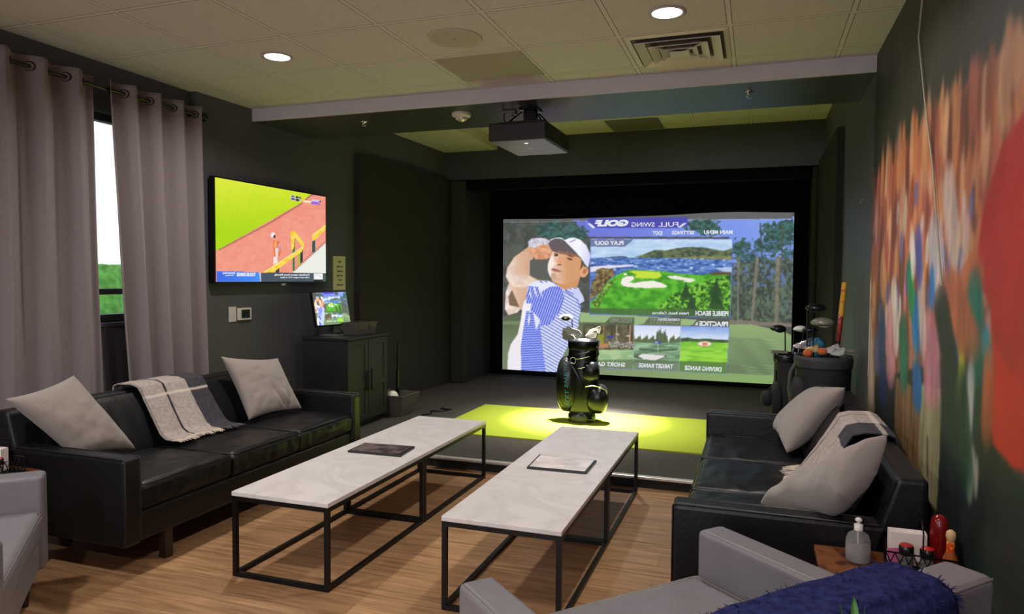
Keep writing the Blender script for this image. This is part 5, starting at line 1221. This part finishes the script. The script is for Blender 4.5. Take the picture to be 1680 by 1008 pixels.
def caddy(x, y, rz, where, full=True):
    M_ = Matrix.Translation((x, y, 0)) @ Matrix.Rotation(rz, 4, 'Z')
    t = thing('condiment_caddy', 'black wire condiment caddy '+where, 'caddy', (x, y, TZ), rz); a, b, h = .105, .075, .075
    wm = mat('black wire', (12,12,12), rough=.4, metal=.5)
    MB().box(-a, a, -b, b, .002, .006).build('tray', wm, t)
    for z in (.008, h): MB().tube([(-a,-b,z),(a,-b,z),(a,b,z),(-a,b,z)], .003, 6, closed=True).build('rail', wm, t)
    wv = MB(); N1, N2 = 8, 6
    for s in (-1, 1):
        for i in range(N1):
            x0, x1 = -a+2*a*i/N1, -a+2*a*(i+1)/N1; wv.tube([(x0,s*b,.008),(x1,s*b,h)], .0018, 5).tube([(x1,s*b,.008),(x0,s*b,h)], .0018, 5)
        for i in range(N2):
            y0, y1 = -b+2*b*i/N2, -b+2*b*(i+1)/N2; wv.tube([(s*a,y0,.008),(s*a,y1,h)], .0018, 5).tube([(s*a,y1,.008),(s*a,y0,h)], .0018, 5)
    wv.build('wire_lattice', wm, t)
    MB().tube([(.0,b,h),(.0,b,.15),(.0,0,.17),(.0,-b,.15),(0,-b,h)], .003, 6).build('handle', wm, t)
    P = lambda u, v: tuple(M_ @ Vector((u, v, 0)))[:2]
    nap = thing('napkin_stack', 'stack of white paper napkins in the caddy '+where, 'napkins', (*P(-.035,.035), TZ+.008), rz+.12)
    for k in range(5): MB().box(-.062, .052, -.025+.009*k, -.019+.009*k, 0, .112+.003*(k % 2)).build('napkin', mat('white napkin', (226,216,210), rough=.9), nap, bevel=.003)
    if full: lathe_thing('sauce_bottle', 'upside-down dark red ketchup bottle in the caddy '+where, 'bottle', *P(.055,.04), [('bottle', [(.022,0),(.027,.02),(.030,.09),(.028,.14),(.024,.165),(.010,.178),(.0005,.18)], mat('ketchup red', (110,12,14), rough=.2)), ], TZ+.008)
    jar = lambda lb, u, v, lid: lathe_thing('spice_jar', lb+' '+where, 'jar', *P(u, v), [('glass', [(.018,0),(.021,.005),(.021,.052),(.018,.058)], clear), ('contents', [(.016,.003),(.0185,.006),(.0185,.045),(.0005,.046)], mat('dark spice', (60,40,30), rough=.9)), ('lid', [(.0215,.056),(.0225,.060),(.0225,.082),(.019,.085)], gloss), ('lid_top', [(.0195,.085),(.019,.088),(.0005,.0885)], mat(lid[0], lid[1], rough=.4))], TZ+.008)
    jar('red-lidded spice jar nearest the napkins', -.045 if full else .082, -.040, ('red lid disc', (190,30,34)))
    if full: jar('red-lidded spice jar nearest the hot sauce', .015, -.045, ('red lid disc', (190,30,34)))
    if full:
        lathe_thing('hot_sauce_bottle', 'hot sauce bottle with wooden cap and yellow neck label beside the spice jars', 'bottle', *P(.080,-.035), [('glass', [(.020,0),(.023,.008),(.023,.06),(.012,.085),(.0105,.10)], mat('amber sauce glass', (176,96,40), rough=.12, trans=.3)), ('neck_label', [(.0118,.084),(.0122,.088),(.0118,.116),(.011,.118)], mat('yellow orange label', (232,160,20), rough=.4, blend=((206,60,20),60,.5,.55))), ('wooden_cap', [(.010,.118),(.012,.122),(.015,.135),(.0135,.148),(.006,.155),(.0005,.156)], mat('pale wood', (206,168,124), rough=.6))], TZ+.008)
    sw_ = thing('sweetener_packets', 'pink sweetener packets in the caddy '+where, 'packets', (*P(-.080,-.025), TZ+.008), rz+.5)
    for k in range(4): MB().box(-.016, .016, -.010+.005*k, -.008+.005*k, 0, .068-.002*k).build('packet', mat('pink paper', (224,120,170), rough=.6), sw_)
caddy(.535, 2.635, -.12, 'on the brown side table by the mural')
caddy(-3.47, 2.37, .0, 'at the left edge behind the grey chair', False)

# ------------------------------------------------------------------ potted plant whose leaf tips show at the bottom
pp = thing('potted_plant', 'potted plant whose green leaf tips rise in front of the blue throw', 'plant', (.20, 1.20, 0))
MB().lathe([(.10,0),(.12,.02),(.14,.30),(.145,.32),(.13,.32),(.125,.29),(.0005,.285)], 32).build('pot', mat('dark pot', (50,48,48), rough=.6), pp)
MB().lathe([(.0005,.292),(.124,.291)], 24, cap=False).build('soil', mat('soil', (40,28,20), rough=1, bump=.6), pp)
lm = mat('green leaf', (52,104,44), rough=.45, var=.2); rr = random.Random(3); stems = MB()
tips = [atz(1400, 984, .90)-Vector((.20,1.20,0)), aty(1378, 996, 1.22)-Vector((.20,1.20,0)), aty(1418, 1000, 1.2)-Vector((.20,1.20,0))]
def blade(root, tip, w):
    root, tip = Vector(root), Vector(tip); mid = root.lerp(tip, .55)+Vector((0,0,.03)); d = (tip-root); s = d.cross(Vector((0,0,1))); s = s.normalized() if s.length > 1e-4 else Vector((1,0,0))
    mb = MB(); n = 10
    def f(u, v):
        p = root*(1-v)**2+mid*2*v*(1-v)+tip*v*v; k = math.sin(PI*min(1, v*.97+.03))**.8*w; return p+s*(u-.5)*2*k+Vector((0,0,abs(u-.5)*.012))
    mb.grid(4, n, f); return mb
for k in range(9):
    a = 2.4*k; R_ = .02+.05*rr.random(); topz_ = .62+.2*rr.random(); tp_ = Vector((R_*2*math.cos(a), R_*2*math.sin(a), topz_))
    stems.tube([(R_*.4*math.cos(a), R_*.4*math.sin(a), .29), tuple(tp_*.5+Vector((0,0,.18))), tuple(tp_)], .004, 6)
    for j in range(4):
        b_ = a+j*1.7; e = tp_+Vector((.09*math.cos(b_), .09*math.sin(b_), .03+.03*rr.random())); blade(tp_-Vector((0,0,.03*j)), e, .009).build('leaf', lm, pp)
for i, tpp in enumerate(tips): blade((tpp.x*.6-.01, tpp.y*.6, .80), tpp, .007).build('leaf', lm, pp); stems.tube([(0,0,.29),(tpp.x*.6-.01, tpp.y*.6, .80)], .004, 6)
stems.build('stems', lm, pp)

# ------------------------------------------------------------------ light
def area(name, loc, size, power, color, spread=PI, rot=(0,0,0), shape='DISK', size_y=None):
    l = bpy.data.lights.new(name, 'AREA'); l.shape = shape; l.size = size; l.energy = power; l.color = color; l.spread = spread
    if size_y: l.size_y = size_y
    o = bpy.data.objects.new(name, l); col.objects.link(o); o.location = loc; o.rotation_euler = rot; return o
WARM = (1, .935, .90)
for x, y, p in ((-2.92, 3.81, 27), (-.475, 3.82, 25), (-2.92, 1.37, 22), (-.475, 1.37, 14), (-2.92, -1.1, 58), (-.475, -1.1, 46), (-2.92, -3.5, 60), (-.475, -3.5, 60)):
    if y < 3: downlight('unseen recessed downlight above the camera side of the room', x, y)  # rows behind the camera are unseen, added to bounce light onto the ceiling
    area('downlight_lamp', (x, y, ZC-.012), .14, p, WARM, 2.7)
l = bpy.data.lights.new('mat_spot', 'SPOT'); l.energy = 7000; l.spot_size = math.radians(31); l.spot_blend = 1; l.shadow_soft_size = .06; l.color = (1, .96, .95)
o = bpy.data.objects.new('mat_spot', l); col.objects.link(o); o.location = (-1.56, 6.68, ZB-.06)
l = bpy.data.lights.new('mat_spot_wide', 'SPOT'); l.energy = 290; l.spot_size = math.radians(112); l.spot_blend = 1; l.shadow_soft_size = .06; l.color = (1, .96, .95)
o = bpy.data.objects.new('mat_spot_wide', l); col.objects.link(o); o.location = (-1.56, 6.68, ZB-.06)
l = bpy.data.lights.new('mat_spot_mid', 'SPOT'); l.energy = 760; l.spot_size = math.radians(56); l.spot_blend = 1; l.shadow_soft_size = .06; l.color = (1, .97, .92)
o = bpy.data.objects.new('mat_spot_mid', l); col.objects.link(o); o.location = (-1.56, 6.68, ZB-.06)
dl = thing('spot_fixture', 'small spotlight fixture in the bay ceiling over the mat', 'ceiling light', (-1.56, 6.68, ZB)); MB().lathe([(.07,0),(.07,-.03),(.062,-.03),(.055,-.01)], 24, cap=False).build('housing', gloss, dl)
wd = bpy.data.worlds.new('sky'); scn.world = wd; wd.use_nodes = True; nt = wd.node_tree; bgd = nt.nodes['Background']
bgd.inputs['Color'].default_value = (.93, .96, 1, 1); bgd.inputs['Strength'].default_value = 1.7
area('back_window_daylight', (-1.8, Y0-.12, 1.68), 3.1, 110, (.70,.81,1), PI, (PI/2, 0, 0), 'RECTANGLE', 1.5)
